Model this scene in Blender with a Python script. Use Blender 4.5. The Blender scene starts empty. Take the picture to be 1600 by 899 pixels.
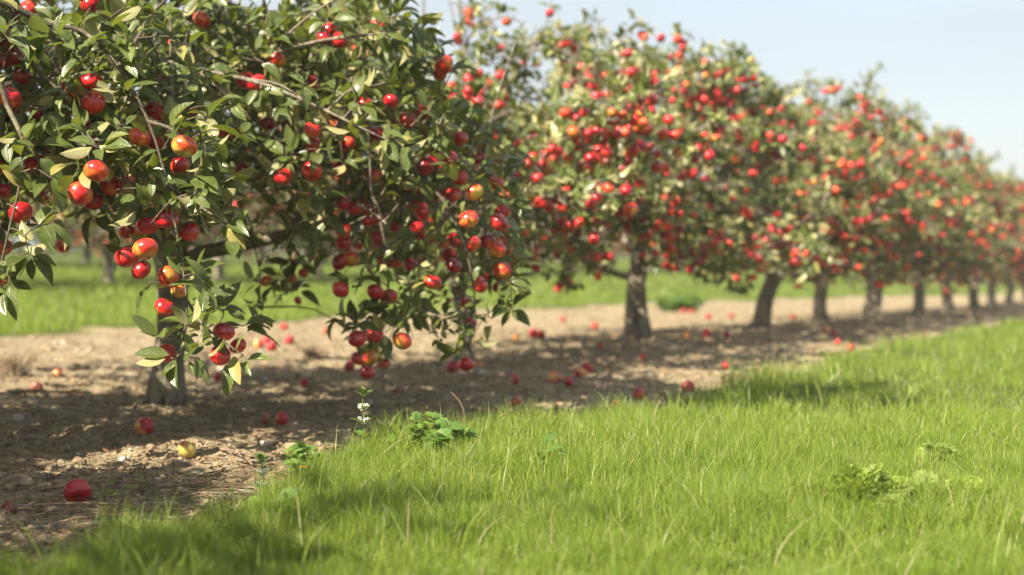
import bpy, math, random
import numpy as np
from math import radians, sin, cos, pi
from mathutils import noise as mnoise

sc = bpy.context.scene
col = sc.collection

# ------------------------------------------------------------------ camera
CAMH, FPX = 0.60, 2222.2
PITCH = math.atan((449.5 - 405.0) / FPX)          # lens axis a little below the horizon
cam_d = bpy.data.cameras.new('camera'); cam = bpy.data.objects.new('camera', cam_d); col.objects.link(cam)
cam.location = (0, 0, CAMH); cam.rotation_euler = (pi / 2 - PITCH, 0, 0)
cam_d.lens = 50; cam_d.sensor_width = 36; cam_d.clip_start = 0.05; cam_d.clip_end = 3000
cam_d.dof.use_dof = True; cam_d.dof.focus_distance = 3.75; cam_d.dof.aperture_fstop = 2.15
cam_d.dof.aperture_blades = 0
sc.camera = cam

# ------------------------------------------------------------------ light
SUN = np.array([-0.50, -0.54, 0.66]); SUN /= np.linalg.norm(SUN)
w = bpy.data.worlds.new('World'); sc.world = w; w.use_nodes = True
nt = w.node_tree; bg = nt.nodes['Background']
sky = nt.nodes.new('ShaderNodeTexSky'); sky.sky_type = 'NISHITA'; sky.sun_disc = False
sky.sun_elevation = math.asin(SUN[2]); sky.sun_rotation = math.atan2(SUN[0], SUN[1])
sky.air_density = 1.0; sky.dust_density = 2.0; sky.ozone_density = 1.0
veil = nt.nodes.new('ShaderNodeMix'); veil.data_type = 'RGBA'          # thin high cloud whitening the blue
tc = nt.nodes.new('ShaderNodeTexCoord'); cn = nt.nodes.new('ShaderNodeTexNoise'); mp = nt.nodes.new('ShaderNodeMapping'); mp.inputs['Scale'].default_value = (1.2, 1.2, 5)
nt.links.new(tc.outputs['Generated'], mp.inputs[0]); nt.links.new(mp.outputs[0], cn.inputs['Vector']); cn.inputs['Scale'].default_value = 1.4; cn.inputs['Detail'].default_value = 4
cr_ = nt.nodes.new('ShaderNodeMapRange'); nt.links.new(cn.outputs['Fac'], cr_.inputs[0]); cr_.inputs[1].default_value = 0.3; cr_.inputs[2].default_value = 0.7; cr_.inputs[3].default_value = 0.66; cr_.inputs[4].default_value = 0.86
nt.links.new(cr_.outputs[0], veil.inputs[0]); nt.links.new(sky.outputs[0], veil.inputs[6]); veil.inputs[7].default_value = (2.0, 2.1, 2.13, 1)
nt.links.new(veil.outputs[2], bg.inputs[0]); bg.inputs[1].default_value = 0.12
sd = bpy.data.lights.new('sun', 'SUN'); sun = bpy.data.objects.new('sun', sd); col.objects.link(sun)
sd.energy = 5.0; sd.angle = radians(0.5); sd.color = (1.0, 0.88, 0.70)
from mathutils import Vector
sun.rotation_euler = Vector(SUN.tolist()).to_track_quat('Z', 'Y').to_euler(); sun.location = (-6, -4, 8)
vs = sc.view_settings; vs.view_transform = 'Standard'; vs.look = 'None'; vs.gamma = 1; vs.use_curve_mapping = False
vs.exposure = 1.5
sc.cycles.use_denoising = True
sc.cycles.max_bounces = 8; sc.cycles.diffuse_bounces = 4; sc.cycles.transmission_bounces = 4
sc.cycles.caustics_reflective = False; sc.cycles.caustics_refractive = False

# ------------------------------------------------------------------ terrain shape
ROW0 = np.array([-1.44, 5.93]); STEP = np.array([1.203, 2.43]); RD = STEP / np.linalg.norm(STEP); RN = np.array([RD[1], -RD[0]])
def rowp(x, y): return (x - ROW0[0]) * RN[0] + (y - ROW0[1]) * RN[1]          # metres to the right of the tree row
def rowt(x, y): return (x - ROW0[0]) * RD[0] + (y - ROW0[1]) * RD[1]
def sstep(a, b, v):
    t = np.clip((v - a) / (b - a), 0, 1); return t * t * (3 - 2 * t)
def g0(x, y):
    x = np.asarray(x, float); y = np.asarray(y, float)
    p = rowp(x, y); t = rowt(x, y)
    dip = -0.0175 * np.clip(t - 5, 0, 45) * sstep(-7, -1, p)
    rise = 0.045 * np.clip(-5 - p, 0, 14)
    rise = rise + 0.012*np.clip(-19-p, 0, 200)
    return dip + rise + 0.012 * np.sin(x * 1.7 + 0.6 * y) * np.cos(y * 1.3 - x * 0.4)
def vnoise(x, y, f, seed=0):                       # cheap smooth value noise, -1..1
    x = np.asarray(x) * f + seed * 17.3; y = np.asarray(y) * f - seed * 9.1
    xi = np.floor(x).astype(np.int64); yi = np.floor(y).astype(np.int64); fx = x - xi; fy = y - yi
    fx = fx * fx * (3 - 2 * fx); fy = fy * fy * (3 - 2 * fy)
    def h(a, b):
        n = (a * 374761393 + b * 668265263 + seed * 1442695) & 0xffffffff
        n = ((n ^ (n >> 13)) * 1274126177) & 0xffffffff
        return ((n ^ (n >> 16)) & 0xffff) / 32767.5 - 1
    return (h(xi, yi) * (1 - fx) + h(xi + 1, yi) * fx) * (1 - fy) + (h(xi, yi + 1) * (1 - fx) + h(xi + 1, yi + 1) * fx) * fy
def grass_mask(x, y):                              # 1 in grass, 0 on bare soil
    p = rowp(x, y); t = rowt(x, y)
    wob = 0.16 * vnoise(x, y, 1.1, 3) + 0.09 * vnoise(x, y, 4.0, 5)
    near = np.exp(-((t + 1.15) / 0.5) ** 2)
    right = sstep(-0.05, 0.05, p - 1.93 + 0.27 * near + 0.55 * wob)
    farp = -4.3 + 0.05*np.clip(t-8,0,30)
    left = sstep(-0.06, 0.06, farp - p + 2.2 * wob)
    return np.clip(right + left, 0, 1)
def ground_z(x, y):
    m = grass_mask(x, y)
    rough = 0.012 * vnoise(x, y, 7, 1) + 0.010 * vnoise(x, y, 17, 2) + 0.0045 * np.abs(vnoise(x, y, 41, 4)) + 0.003*vnoise(x,y,80,8)
    return g0(x, y) + rough * (1 - m) + m * (0.02 + 0.012 * vnoise(x, y, 3, 6))

def ray(px, py):
    d = np.array([(px - 800) / FPX, 1.0, (449.5 - py) / FPX])
    c, s = cos(-PITCH), sin(-PITCH)
    return np.array([d[0], d[1] * c - d[2] * s, d[1] * s + d[2] * c])
def at(px, py, Y):
    d = ray(px, py); return np.array([0, 0, CAMH]) + d / d[1] * Y
def on_ground(px, py):
    d = ray(px, py); t = 1.0
    while t < 200:
        q = np.array([0, 0, CAMH]) + d * t
        if q[2] <= g0(q[0], q[1]): break
        t += 0.004 * t
    return np.array([q[0], q[1], float(ground_z(q[0], q[1]))])
def proj(P):
    P = np.asarray(P, float); X = P[..., 0]; Y = P[..., 1]; Z = P[..., 2] - CAMH
    c, s = cos(PITCH), sin(PITCH)
    f = Y * c - Z * s; u = Y * s + Z * c
    f = np.where(f < 0.05, 0.05, f)
    return 800 + FPX * X / f, 449.5 - FPX * u / f, Y * c - Z * s

# ------------------------------------------------------------------ helpers
def tag(o, label=None, cat=None, group=None, kind=None):
    if label: o['label'] = label
    if cat: o['category'] = cat
    if group: o['group'] = group
    if kind: o['kind'] = kind
    return o
def empty(name, loc, label, cat, group=None):
    o = bpy.data.objects.new(name, None); col.objects.link(o); o.location = [float(v) for v in loc]
    o.empty_display_size = 0.1
    return tag(o, label, cat, group)
def link(name, me, mat=None, parent=None, loc=None):
    o = bpy.data.objects.new(name, me); col.objects.link(o)
    if mat and not me.materials: me.materials.append(mat)
    if parent:
        o.parent = parent
        if loc is None: o.location = (-parent.location[0], -parent.location[1], -parent.location[2])   # mesh given in world space
    if loc is not None: o.location = [float(v) for v in loc]
    return o
class MB:
    """collects quads / triangles as numpy blocks and makes one mesh"""
    def __init__(s): s.v = []; s.f = []; s.n = 0; s.at = {}
    def add(s, V, F, **at):
        V = np.asarray(V, np.float32).reshape(-1, 3); F = np.asarray(F, np.int64).reshape(-1, 4)
        s.v.append(V); s.f.append(F + s.n)
        for k, a in at.items():
            a = np.asarray(a, np.float32)
            if a.ndim == 0: a = np.full(len(V), float(a), np.float32)
            s.at.setdefault(k, []).append(a)
        s.n += len(V)
    def mesh(s, name, smooth=True, origin=None):
        V = np.concatenate(s.v); F = np.concatenate(s.f)
        if origin is not None: V = V - np.asarray(origin, np.float32)
        tri = F[:, 2] == F[:, 3]
        cnt = np.where(tri, 3, 4); flat = F.reshape(-1)
        keep = np.ones((len(F), 4), bool); keep[tri, 3] = False
        flat = flat[keep.reshape(-1)]
        me = bpy.data.meshes.new(name)
        me.vertices.add(len(V)); me.vertices.foreach_set('co', V.astype(np.float32).ravel())
        me.loops.add(len(flat)); me.loops.foreach_set('vertex_index', flat.astype(np.int32))
        me.polygons.add(len(F)); st = np.concatenate([[0], np.cumsum(cnt)[:-1]]).astype(np.int32)
        me.polygons.foreach_set('loop_start', st)
        me.update(calc_edges=True)
        me.polygons.foreach_set('use_smooth', np.full(len(F), smooth))
        for k, lst in s.at.items():
            a = np.concatenate(lst)
            if a.ndim == 1:
                t = me.attributes.new(k, 'FLOAT', 'POINT'); t.data.foreach_set('value', a)
            else:
                t = me.attributes.new(k, 'FLOAT_VECTOR', 'POINT'); t.data.foreach_set('vector', a.ravel())
        me.validate(verbose=False)
        return me
def nrm(a): return a / np.maximum(np.linalg.norm(a, axis=-1, keepdims=True), 1e-9)
def tube(mb, P, R, k=6, wob=0.0, rng=None, cap=True):
    P = np.asarray(P, float); R = np.asarray(R, float); n = len(P)
    T = np.gradient(P, axis=0); T = nrm(T)
    ref = np.array([0, 0, 1.0]) if abs(T[0][2]) < 0.8 else np.array([1.0, 0, 0])
    u = np.cross(T[0], ref); u /= np.linalg.norm(u); V = []
    a = np.arange(k) * 2 * pi / k
    for i in range(n):
        u = u - T[i] * np.dot(u, T[i]); u /= max(np.linalg.norm(u), 1e-9); v = np.cross(T[i], u)
        r = R[i] * (1 + (wob * rng.normal(0, 1, k) if wob else 0))
        V.append(P[i] + np.outer(np.cos(a) * r, u) + np.outer(np.sin(a) * r, v))
    V = np.concatenate(V); F = []
    for i in range(n - 1):
        for j in range(k):
            j2 = (j + 1) % k; F.append((i * k + j, i * k + j2, (i + 1) * k + j2, (i + 1) * k + j))
    if cap:
        for base, fl in ((0, 1), ((n - 1) * k, 0)):
            for j in range(1, k - 1):
                t = (base, base + j, base + j + 1, base + j + 1); F.append(t if not fl else (t[0], t[2], t[1], t[1]))
    mb.add(V, F)

def mat(name):
    m = bpy.data.materials.new(name); m.use_nodes = True; n = m.node_tree; n.nodes.clear()
    out = n.nodes.new('ShaderNodeOutputMaterial'); return m, n, out
class NG:
    def __init__(s, n): s.n = n
    def node(s, t, **kw):
        x = s.n.nodes.new(t)
        for k, v in kw.items(): setattr(x, k, v)
        return x
    def set(s, x, i, v):
        if v is None: return
        if isinstance(v, bpy.types.NodeSocket): s.n.links.new(v, x.inputs[i])
        else:
            if isinstance(v, tuple) and len(v) == 3 and x.inputs[i].type == 'RGBA': v = v + (1,)
            x.inputs[i].default_value = v
    def math(s, op, a, b=None, c=None, clamp=False):
        x = s.node('ShaderNodeMath', operation=op, use_clamp=clamp); s.set(x, 0, a); s.set(x, 1, b)
        if c is not None: s.set(x, 2, c)
        return x.outputs[0]
    def mix(s, f, a, b, mode='MIX'):
        x = s.node('ShaderNodeMix', data_type='RGBA', blend_type=mode); s.set(x, 0, f); s.set(x, 6, a); s.set(x, 7, b); return x.outputs[2]
    def noise(s, vec, scale, detail=3, rough=0.55, dim='3D'):
        x = s.node('ShaderNodeTexNoise', noise_dimensions=dim); s.set(x, 'Vector', vec); s.set(x, 'Scale', scale); s.set(x, 'Detail', detail); s.set(x, 'Roughness', rough); return x.outputs['Fac']
    def ramp(s, f, stops):
        x = s.node('ShaderNodeValToRGB'); s.set(x, 0, f); e = x.color_ramp.elements
        while len(e) < len(stops): e.new(0.5)
        for q, (p, c) in zip(e, stops): q.position = p; q.color = tuple(c) + ((1,) if len(c) == 3 else ())
        return x.outputs[0]
    def mr(s, v, a, b, c=0.0, d=1.0):
        x = s.node('ShaderNodeMapRange'); s.set(x, 0, v); s.set(x, 1, a); s.set(x, 2, b); s.set(x, 3, c); s.set(x, 4, d); return x.outputs[0]
    def attr(s, name, out='Fac'):
        x = s.node('ShaderNodeAttribute', attribute_name=name); return x.outputs[out]
    def pos(s): return s.node('ShaderNodeNewGeometry').outputs['Position']
    def scale(s, v, sc_):
        x = s.node('ShaderNodeVectorMath', operation='MULTIPLY'); s.set(x, 0, v); x.inputs[1].default_value = sc_; return x.outputs[0]
    def bsdf(s, color, rough=0.5, spec=0.5, normal=None, coat=0.0):
        x = s.node('ShaderNodeBsdfPrincipled'); s.set(x, 'Base Color', color); s.set(x, 'Roughness', rough); s.set(x, 'Specular IOR Level', spec)
        if coat: s.set(x, 'Coat Weight', coat); s.set(x, 'Coat Roughness', 0.07)
        if normal is not None: s.set(x, 'Normal', normal)
        return x.outputs[0]
    def bump(s, h, dist, strength=1.0):
        x = s.node('ShaderNodeBump'); s.set(x, 'Height', h); s.set(x, 'Distance', dist); s.set(x, 'Strength', strength); return x.outputs[0]
    def surf(s, out, sh): s.n.links.new(sh, out.inputs[0])
    def mixsh(s, f, a, b):
        x = s.node('ShaderNodeMixShader'); s.set(x, 0, f); s.n.links.new(a, x.inputs[1]); s.n.links.new(b, x.inputs[2]); return x.outputs[0]

# ------------------------------------------------------------------ materials
def m_leafy(name, top_stops, under, trans_col, trans=0.35, rough=0.42, spec=0.5, vein=True):
    m, n, out = mat(name); G = NG(n)
    r = G.attr('rnd')
    topc = G.ramp(r, top_stops)
    geo = G.node('ShaderNodeNewGeometry')
    uv = G.attr('loc', 'Vector')
    if vein:
        sx = G.node('ShaderNodeSeparateXYZ'); G.set(sx, 0, uv)
        ax = G.math('ABSOLUTE', sx.outputs[0])
        mid = G.mr(ax, 0.0, 0.09, 1.0, 0.0)
        ph = G.math('SUBTRACT', G.math('MULTIPLY', sx.outputs[1], 44.0), G.math('MULTIPLY', ax, 13.0))
        side = G.mr(G.math('SINE', ph), 0.75, 1.0, 0.0, 0.55)
        v = G.math('MAXIMUM', mid, side)
        topc = G.mix(G.math('MULTIPLY', v, 0.35), topc, (0.16, 0.22, 0.07))
        nm = G.bump(G.math('MULTIPLY', v, -1.0), 0.0012, 0.6)
    else: nm = None
    nz = G.noise(geo.outputs['Position'], 55, 3)
    topc = G.mix(G.mr(nz, 0.4, 0.8, 0, 0.22), topc, tuple(c * 1.2 for c in under))
    c = G.mix(geo.outputs['Backfacing'], topc, under)
    sh = G.bsdf(c, rough, spec, nm)
    tr = G.node('ShaderNodeBsdfTranslucent'); G.set(tr, 0, G.mix(r, trans_col, tuple(v * 0.7 for v in trans_col)))
    G.surf(out, G.mixsh(trans, sh, tr.outputs[0])); return m
M = {}
M['leaf'] = m_leafy('apple_leaf', [(0.0, (0.032, 0.056, 0.013)), (0.35, (0.060, 0.092, 0.020)), (0.70, (0.115, 0.150, 0.034)), (0.90, (0.20, 0.21, 0.06)), (1.0, (0.34, 0.28, 0.08))],
                    (0.32, 0.31, 0.15), (0.26, 0.34, 0.03), 0.25, 0.31, 0.45)
M['grass'] = m_leafy('grass_blade', [(0.0, (0.05, 0.11, 0.012)), (0.45, (0.165, 0.26, 0.030)), (0.9, (0.32, 0.39, 0.065)), (0.93, (0.40, 0.38, 0.20)), (1.0, (0.50, 0.45, 0.28))],
                     (0.19, 0.26, 0.05), (0.42, 0.54, 0.055), 0.42, 0.42, 0.40, vein=False)
M['weed'] = m_leafy('weed_leaf', [(0.0, (0.06, 0.13, 0.025)), (0.5, (0.10, 0.20, 0.035)), (1.0, (0.17, 0.27, 0.05))], (0.16, 0.23, 0.08), (0.28, 0.42, 0.06), 0.34, 0.5, 0.35)
M['fern'] = m_leafy('feathery_weed', [(0.0, (0.15, 0.25, 0.03)), (0.5, (0.24, 0.34, 0.05)), (1.0, (0.30, 0.40, 0.07))], (0.22, 0.3, 0.08), (0.40, 0.50, 0.06), 0.36, 0.55, 0.3, vein=False)
M['dead_leaf'] = m_leafy('dry_leaf', [(0.0, (0.09, 0.05, 0.03)), (0.5, (0.19, 0.11, 0.06)), (1.0, (0.34, 0.23, 0.12))], (0.24, 0.18, 0.11), (0.3, 0.15, 0.05), 0.12, 0.7, 0.25, vein=False)
M['bronze_leaf'] = m_leafy('bronze_leaf', [(0.0, (0.10, 0.07, 0.03)), (0.5, (0.15, 0.16, 0.04)), (1.0, (0.20, 0.24, 0.06))], (0.2, 0.2, 0.1), (0.25, 0.26, 0.05), 0.3, 0.5, 0.3)

def m_bark(name, stops, bumpd=0.006, sc_=(14, 14, 5)):
    m, n, out = mat(name); G = NG(n); p = G.pos(); v = G.scale(p, sc_)
    a = G.noise(v, 2.2, 6, 0.65); b = G.noise(v, 9.0, 4, 0.6); l = G.noise(p, 11, 4)
    c = G.ramp(a, stops); c = G.mix(G.mr(b, 0.3, 0.7, 0, 0.5), c, stops[0][1])
    c = G.mix(G.mr(l, 0.56, 0.66, 0, 0.55), c, (0.30, 0.30, 0.20))
    G.surf(out, G.bsdf(c, 0.9, 0.2, G.bump(G.math('ADD', a, G.math('MULTIPLY', b, 0.5)), bumpd))); return m
M['bark'] = m_bark('apple_bark', [(0.3, (0.11, 0.092, 0.07)), (0.5, (0.24, 0.21, 0.165)), (0.7, (0.40, 0.36, 0.29))], 0.012)
M['twig'] = m_bark('twig_bark', [(0.3, (0.06, 0.048, 0.035)), (0.5, (0.13, 0.108, 0.08)), (0.7, (0.22, 0.19, 0.14))], 0.002, (60, 60, 60))
M['straw'] = m_bark('dry_stems', [(0.3, (0.12, 0.085, 0.055)), (0.5, (0.25, 0.18, 0.12)), (0.7, (0.42, 0.33, 0.22))], 0.001, (30, 30, 30))

def m_apple():
    m, n, out = mat('apple_skin'); G = NG(n)
    loc = G.attr('loc', 'Vector')
    oi = G.node('ShaderNodeObjectInfo')
    r = G.math('FRACT', G.math('ADD', oi.outputs['Random'], G.attr('rnd')))
    r2 = G.math('FRACT', G.math('MULTIPLY', r, 7.31))
    off = G.node('ShaderNodeCombineXYZ'); G.set(off, 0, G.math('MULTIPLY', r, 31.0)); G.set(off, 1, G.math('MULTIPLY', r2, 17.0))
    add = G.node('ShaderNodeVectorMath', operation='ADD'); G.set(add, 0, loc); G.set(add, 1, off.outputs[0])
    big = G.noise(add.outputs[0], 1.0, 2, 0.4)
    s = G.node('ShaderNodeSeparateXYZ'); G.set(s, 0, loc)
    rad = G.math('SQRT', G.math('ADD', G.math('MULTIPLY', s.outputs[0], s.outputs[0]), G.math('MULTIPLY', s.outputs[1], s.outputs[1])))
    radn = G.math('MAXIMUM', rad, 0.05)
    cv = G.node('ShaderNodeCombineXYZ'); G.set(cv, 0, G.math('DIVIDE', s.outputs[0], radn)); G.set(cv, 1, G.math('DIVIDE', s.outputs[1], radn)); G.set(cv, 2, G.math('MULTIPLY', s.outputs[2], 0.12))
    add2 = G.node('ShaderNodeVectorMath', operation='ADD'); G.set(add2, 0, cv.outputs[0]); G.set(add2, 1, off.outputs[0])
    streak = G.noise(add2.outputs[0], 9.0, 4, 0.6)
    # ripeness: low = red all round, high = yellow/orange ground colour shows
    f = G.math('ADD', G.mr(big, 0.3, 0.7, -0.5, 0.5), G.mr(s.outputs[2], -1.0, 0.6, 0.42, -0.16))
    f = G.math('ADD', f, G.mr(r, 0.0, 1.0, -0.46, 0.54))
    f = G.math('ADD', f, G.mr(streak, 0.3, 0.7, -0.18, 0.18))
    c = G.ramp(G.mr(f, -0.6, 1.1), [(0.0, (0.26, 0.006, 0.016)), (0.34, (0.47, 0.011, 0.020)), (0.58, (0.60, 0.036, 0.020)), (0.80, (0.64, 0.18, 0.035)), (1.0, (0.58, 0.42, 0.08))])
    vo = G.node('ShaderNodeTexVoronoi'); G.set(vo, 'Vector', loc); G.set(vo, 'Scale', 15.0)
    c = G.mix(G.mr(vo.outputs['Distance'], 0.04, 0.10, 0.30, 0.0), c, (0.62, 0.30, 0.12))
    c = G.mix(G.attr('stem'), c, (0.10, 0.065, 0.03))
    wax = G.noise(loc, 3.0, 3)
    G.surf(out, G.bsdf(c, G.mr(wax, 0.3, 0.7, 0.22, 0.36), 0.5, None, 0.6)); return m
M['apple'] = m_apple()
def m_apple_fixed(name, base, blush, lo, hi):
    m, n, out = mat(name); G = NG(n); loc = G.attr('loc', 'Vector')
    a = G.noise(loc, 1.6, 4, 0.6)
    s = G.node('ShaderNodeSeparateXYZ'); G.set(s, 0, loc)
    c = G.mix(G.mr(G.math('ADD', a, G.math('MULTIPLY', s.outputs[0], 0.25)), lo, hi), base, blush)
    b = G.noise(loc, 9, 3); c = G.mix(G.mr(b, 0.55, 0.75, 0, 0.4), c, tuple(v * 0.5 for v in base))
    c = G.mix(G.attr('stem'), c, (0.10, 0.065, 0.03))
    G.surf(out, G.bsdf(c, 0.34, 0.45, None, 0.12)); return m
M['apple_red'] = m_apple_fixed('deep_red_skin', (0.34, 0.012, 0.022), (0.45, 0.05, 0.03), 0.5, 0.8)
M['apple_mixed'] = m_apple_fixed('red_and_orange_skin', (0.36, 0.02, 0.03), (0.62, 0.28, 0.08), 0.42, 0.6)
M['apple_yellow'] = m_apple_fixed('yellow_skin', (0.60, 0.45, 0.10), (0.42, 0.03, 0.03), 0.58, 0.72)
M['apple_rotten'] = m_apple_fixed('rotten_skin', (0.16, 0.045, 0.03), (0.28, 0.11, 0.06), 0.4, 0.7)
def m_ground():
    m, n, out = mat('orchard_ground'); G = NG(n); p = G.pos()
    a = G.noise(p, 1.3, 4, 0.6); b = G.noise(p, 9, 6, 0.65); c_ = G.noise(p, 60, 5, 0.7); d = G.noise(p, 230, 3, 0.6)
    soil = G.ramp(b, [(0.25, (0.15, 0.11, 0.06)), (0.45, (0.32, 0.255, 0.15)), (0.62, (0.43, 0.375, 0.245)), (0.8, (0.56, 0.50, 0.37))])
    soil = G.mix(G.mr(c_, 0.35, 0.7, 0.0, 0.55), soil, (0.12, 0.085, 0.055))
    soil = G.mix(G.mr(a, 0.35, 0.65, 0.0, 0.45), soil, (0.45, 0.375, 0.235))
    vo = G.node('ShaderNodeTexVoronoi', feature='DISTANCE_TO_EDGE'); G.set(vo, 'Vector', p); G.set(vo, 'Scale', 34.0)
    h = G.math('ADD', G.math('MULTIPLY', c_, 0.7), G.math('ADD', G.math('MULTIPLY', d, 0.3), G.mr(vo.outputs[0], 0, 0.12, -0.25, 0)))
    tur = G.ramp(c_, [(0.3, (0.04, 0.06, 0.016)), (0.7, (0.13, 0.17, 0.04))])
    gm = G.attr('grass')
    c = G.mix(gm, soil, tur)
    G.surf(out, G.bsdf(c, 0.95, 0.15, G.bump(h, 0.02, 1.0))); return m
M['ground'] = m_ground()
def m_stone():
    m, n, out = mat('flint'); G = NG(n); p = G.pos(); a = G.noise(p, 25, 5, 0.6); r = G.attr('rnd')
    c = G.ramp(r, [(0.0, (0.16, 0.115, 0.07)), (0.5, (0.29, 0.22, 0.14)), (0.82, (0.33, 0.27, 0.19)), (0.93, (0.45, 0.42, 0.36)), (1.0, (0.66, 0.63, 0.56))])
    c = G.mix(G.mr(a, 0.4, 0.7, 0, 0.5), c, (0.20, 0.155, 0.11))
    G.surf(out, G.bsdf(c, 0.8, 0.3, G.bump(a, 0.004))); return m
M['stone'] = m_stone()
def m_plain(name, c, rough=0.6, trans=0.0):
    m, n, out = mat(name); G = NG(n); a = G.noise(G.pos(), 120, 3)
    cc = G.mix(G.mr(a, 0.35, 0.65, 0, 0.4), c, tuple(v * 0.7 for v in c)); s = G.bsdf(cc, rough, 0.3)
    if trans:
        t = G.node('ShaderNodeBsdfTranslucent'); G.set(t, 0, c); s = G.mixsh(trans, s, t.outputs[0])
    G.surf(out, s); return m
M['petal'] = m_plain('white_petal', (0.78, 0.76, 0.68), 0.5, 0.3)
M['yellow_petal'] = m_plain('yellow_petal', (0.75, 0.48, 0.03), 0.5, 0.3)
M['green_stem'] = m_plain('green_stem', (0.13, 0.20, 0.05), 0.5)
M['red_stem'] = m_plain('brown_stem', (0.14, 0.085, 0.045), 0.6)

# ------------------------------------------------------------------ ground
def build_ground():
    ys = [-60, -40, -25, -15, -8, -4, -2, -1, -0.3, 0.3]
    y = 0.7
    while y < 60: ys.append(y); y *= 1.0062
    while y < 900: ys.append(y); y *= 1.08
    s = np.concatenate([-np.geomspace(0.62, 60, 46)[::-1], np.linspace(-0.6, 0.6, 430), np.geomspace(0.62, 60, 46)])
    Y = np.array(ys); wy = np.maximum(Y, 1.5)
    X2 = wy[:, None] * s[None, :]; Y2 = np.repeat(Y[:, None], len(s), 1)
    Z2 = ground_z(X2, Y2); fade = sstep(60, 200, np.hypot(X2, Y2)); Z2 = Z2 * (1 - fade) + fade * np.minimum(Z2, 1.2)
    V = np.stack([X2, Y2, Z2], -1).reshape(-1, 3); R, C = len(Y), len(s)
    i = np.arange(R - 1)[:, None] * C + np.arange(C - 1)[None, :]
    F = np.stack([i, i + 1, i + 1 + C, i + C], -1).reshape(-1, 4)
    mb = MB(); mb.add(V, F, grass=grass_mask(X2, Y2).reshape(-1))
    tag(link('ground', mb.mesh('ground'), M['ground']), kind='structure')
build_ground()

# ------------------------------------------------------------------ grass (uncountable blades, one mesh per stretch)
def blades(name, P, h, wd, rng, segs, lean=0.45, dead=0.06, label=None, tone=0):
    n = len(P)
    ang = rng.uniform(0, 2 * pi, n); la = rng.uniform(0, 2 * pi, n)      # slight common lean
    side = np.stack([np.cos(ang), np.sin(ang), np.zeros(n)], 1)
    ld = nrm(np.stack([np.cos(la), np.sin(la), np.zeros(n)], 1)); k = np.abs(rng.normal(0, lean, n)) + 0.08
    rnd = np.clip(rng.beta(2.2, 2.2, n) * 0.9 + tone, 0, 0.9); isd = rng.random(n) < dead; rnd[isd] = rng.uniform(0.93, 1, isd.sum())
    ts = np.linspace(0, 1, segs + 1); V = []; L = []
    for t in ts:
        c = P + np.array([0, 0, 1.0]) * (h * (t - 0.25 * k * t * t))[:, None] + ld * (h * k * t * t)[:, None]
        ww = wd * (1 - t ** 1.6) * (0.6 + 0.8 * t * (1 - t) * 2)
        if t < 1:
            V += [c - side * ww[:, None], c + side * ww[:, None]]
        else: V += [c]
    V = np.stack(V, 1); m = V.shape[1]
    base = (np.arange(n) * m)[:, None, None]; f = []
    for s_ in range(segs - 1): a = 2 * s_; f.append((a, a + 1, a + 3, a + 2))
    a = 2 * (segs - 1); f.append((a, a + 1, a + 2, a + 2))
    F = (base + np.array(f)[None]).reshape(-1, 4)
    mb = MB(); mb.add(V.reshape(-1, 3), F, rnd=np.repeat(rnd, m))
    return tag(link(name, mb.mesh(name), M['grass']), label, 'grass', None, 'stuff')
def scatter(n, y0, y1, smax, rng, power=2.0):
    # density per square metre falls as 1/y^2 : uniform in log(y), uniform in x/y
    y = np.exp(rng.uniform(math.log(y0), math.log(y1), n)); s = rng.uniform(-smax, smax, n); return s * y, y
rng = np.random.default_rng(5)
def make_grass(name, n, y0, y1, side, label, segs, hbase, wbase):
    smax = 0.85 if y1 < 6 else 0.7
    x, y = scatter(n, y0, y1, smax, rng)
    m = grass_mask(x, y); p = rowp(x, y)
    ok = (m > rng.uniform(0.25, 1, n)) & ((p > 0) if side > 0 else ((p < 0) & (p > -15)))
    x, y = x[ok], y[ok]; n = len(x)
    cl = 0.78 + 0.40 * vnoise(x, y, 1.6, 11) + 0.38 * vnoise(x, y, 5.5, 12) + 0.42 * vnoise(x, y, 13, 13)
    edge = np.exp(-np.abs(rowp(x, y) - 1.85) / 0.22) * 0.35 if side > 0 else 0
    h = hbase * np.clip(cl + edge, 0.3, 2.1) * rng.uniform(0.55, 1.25, n)
    wd = wbase * np.maximum(1, (y / 3.2) ** 0.9) * rng.uniform(0.7, 1.3, n)
    tone = 0.16 * vnoise(x, y, 2.2, 21) + 0.14 * vnoise(x, y, 9, 22)
    return blades(name, np.stack([x, y, ground_z(x, y) - 0.004], 1), h, wd, rng, segs, label=label, tone=tone)
make_grass('grass', 600000, 1.7, 5.2, 1, 'lush bright green grass growing right of the bare soil strip', 4, 0.082, 0.00115)
make_grass('grass', 240000, 5.2, 70, 1, 'sunlit grass running away to the right alongside the tree row', 3, 0.085, 0.00115)
make_grass('grass', 260000, 8.5, 60, -1, 'strip of sunlit grass behind the front row of trees', 3, 0.12, 0.0017)

x, y = scatter(16000, 2.0, 9, 0.62, rng); p = rowp(x, y); ok = (grass_mask(x, y) > 0.3) & (p > 0) & (rng.random(len(x)) < 0.25 + 1.5 * np.exp(-np.abs(p - 1.8) / 0.3)); x, y = x[ok], y[ok]
blades('grass', np.stack([x, y, ground_z(x, y)], 1), rng.uniform(0.09, 0.165, len(x)), np.full(len(x), 0.0014) * np.maximum(1, y / 3.5), rng, 6, 0.7, 0.16, 'taller loose grass blades and dead straws standing above the turf')

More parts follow.
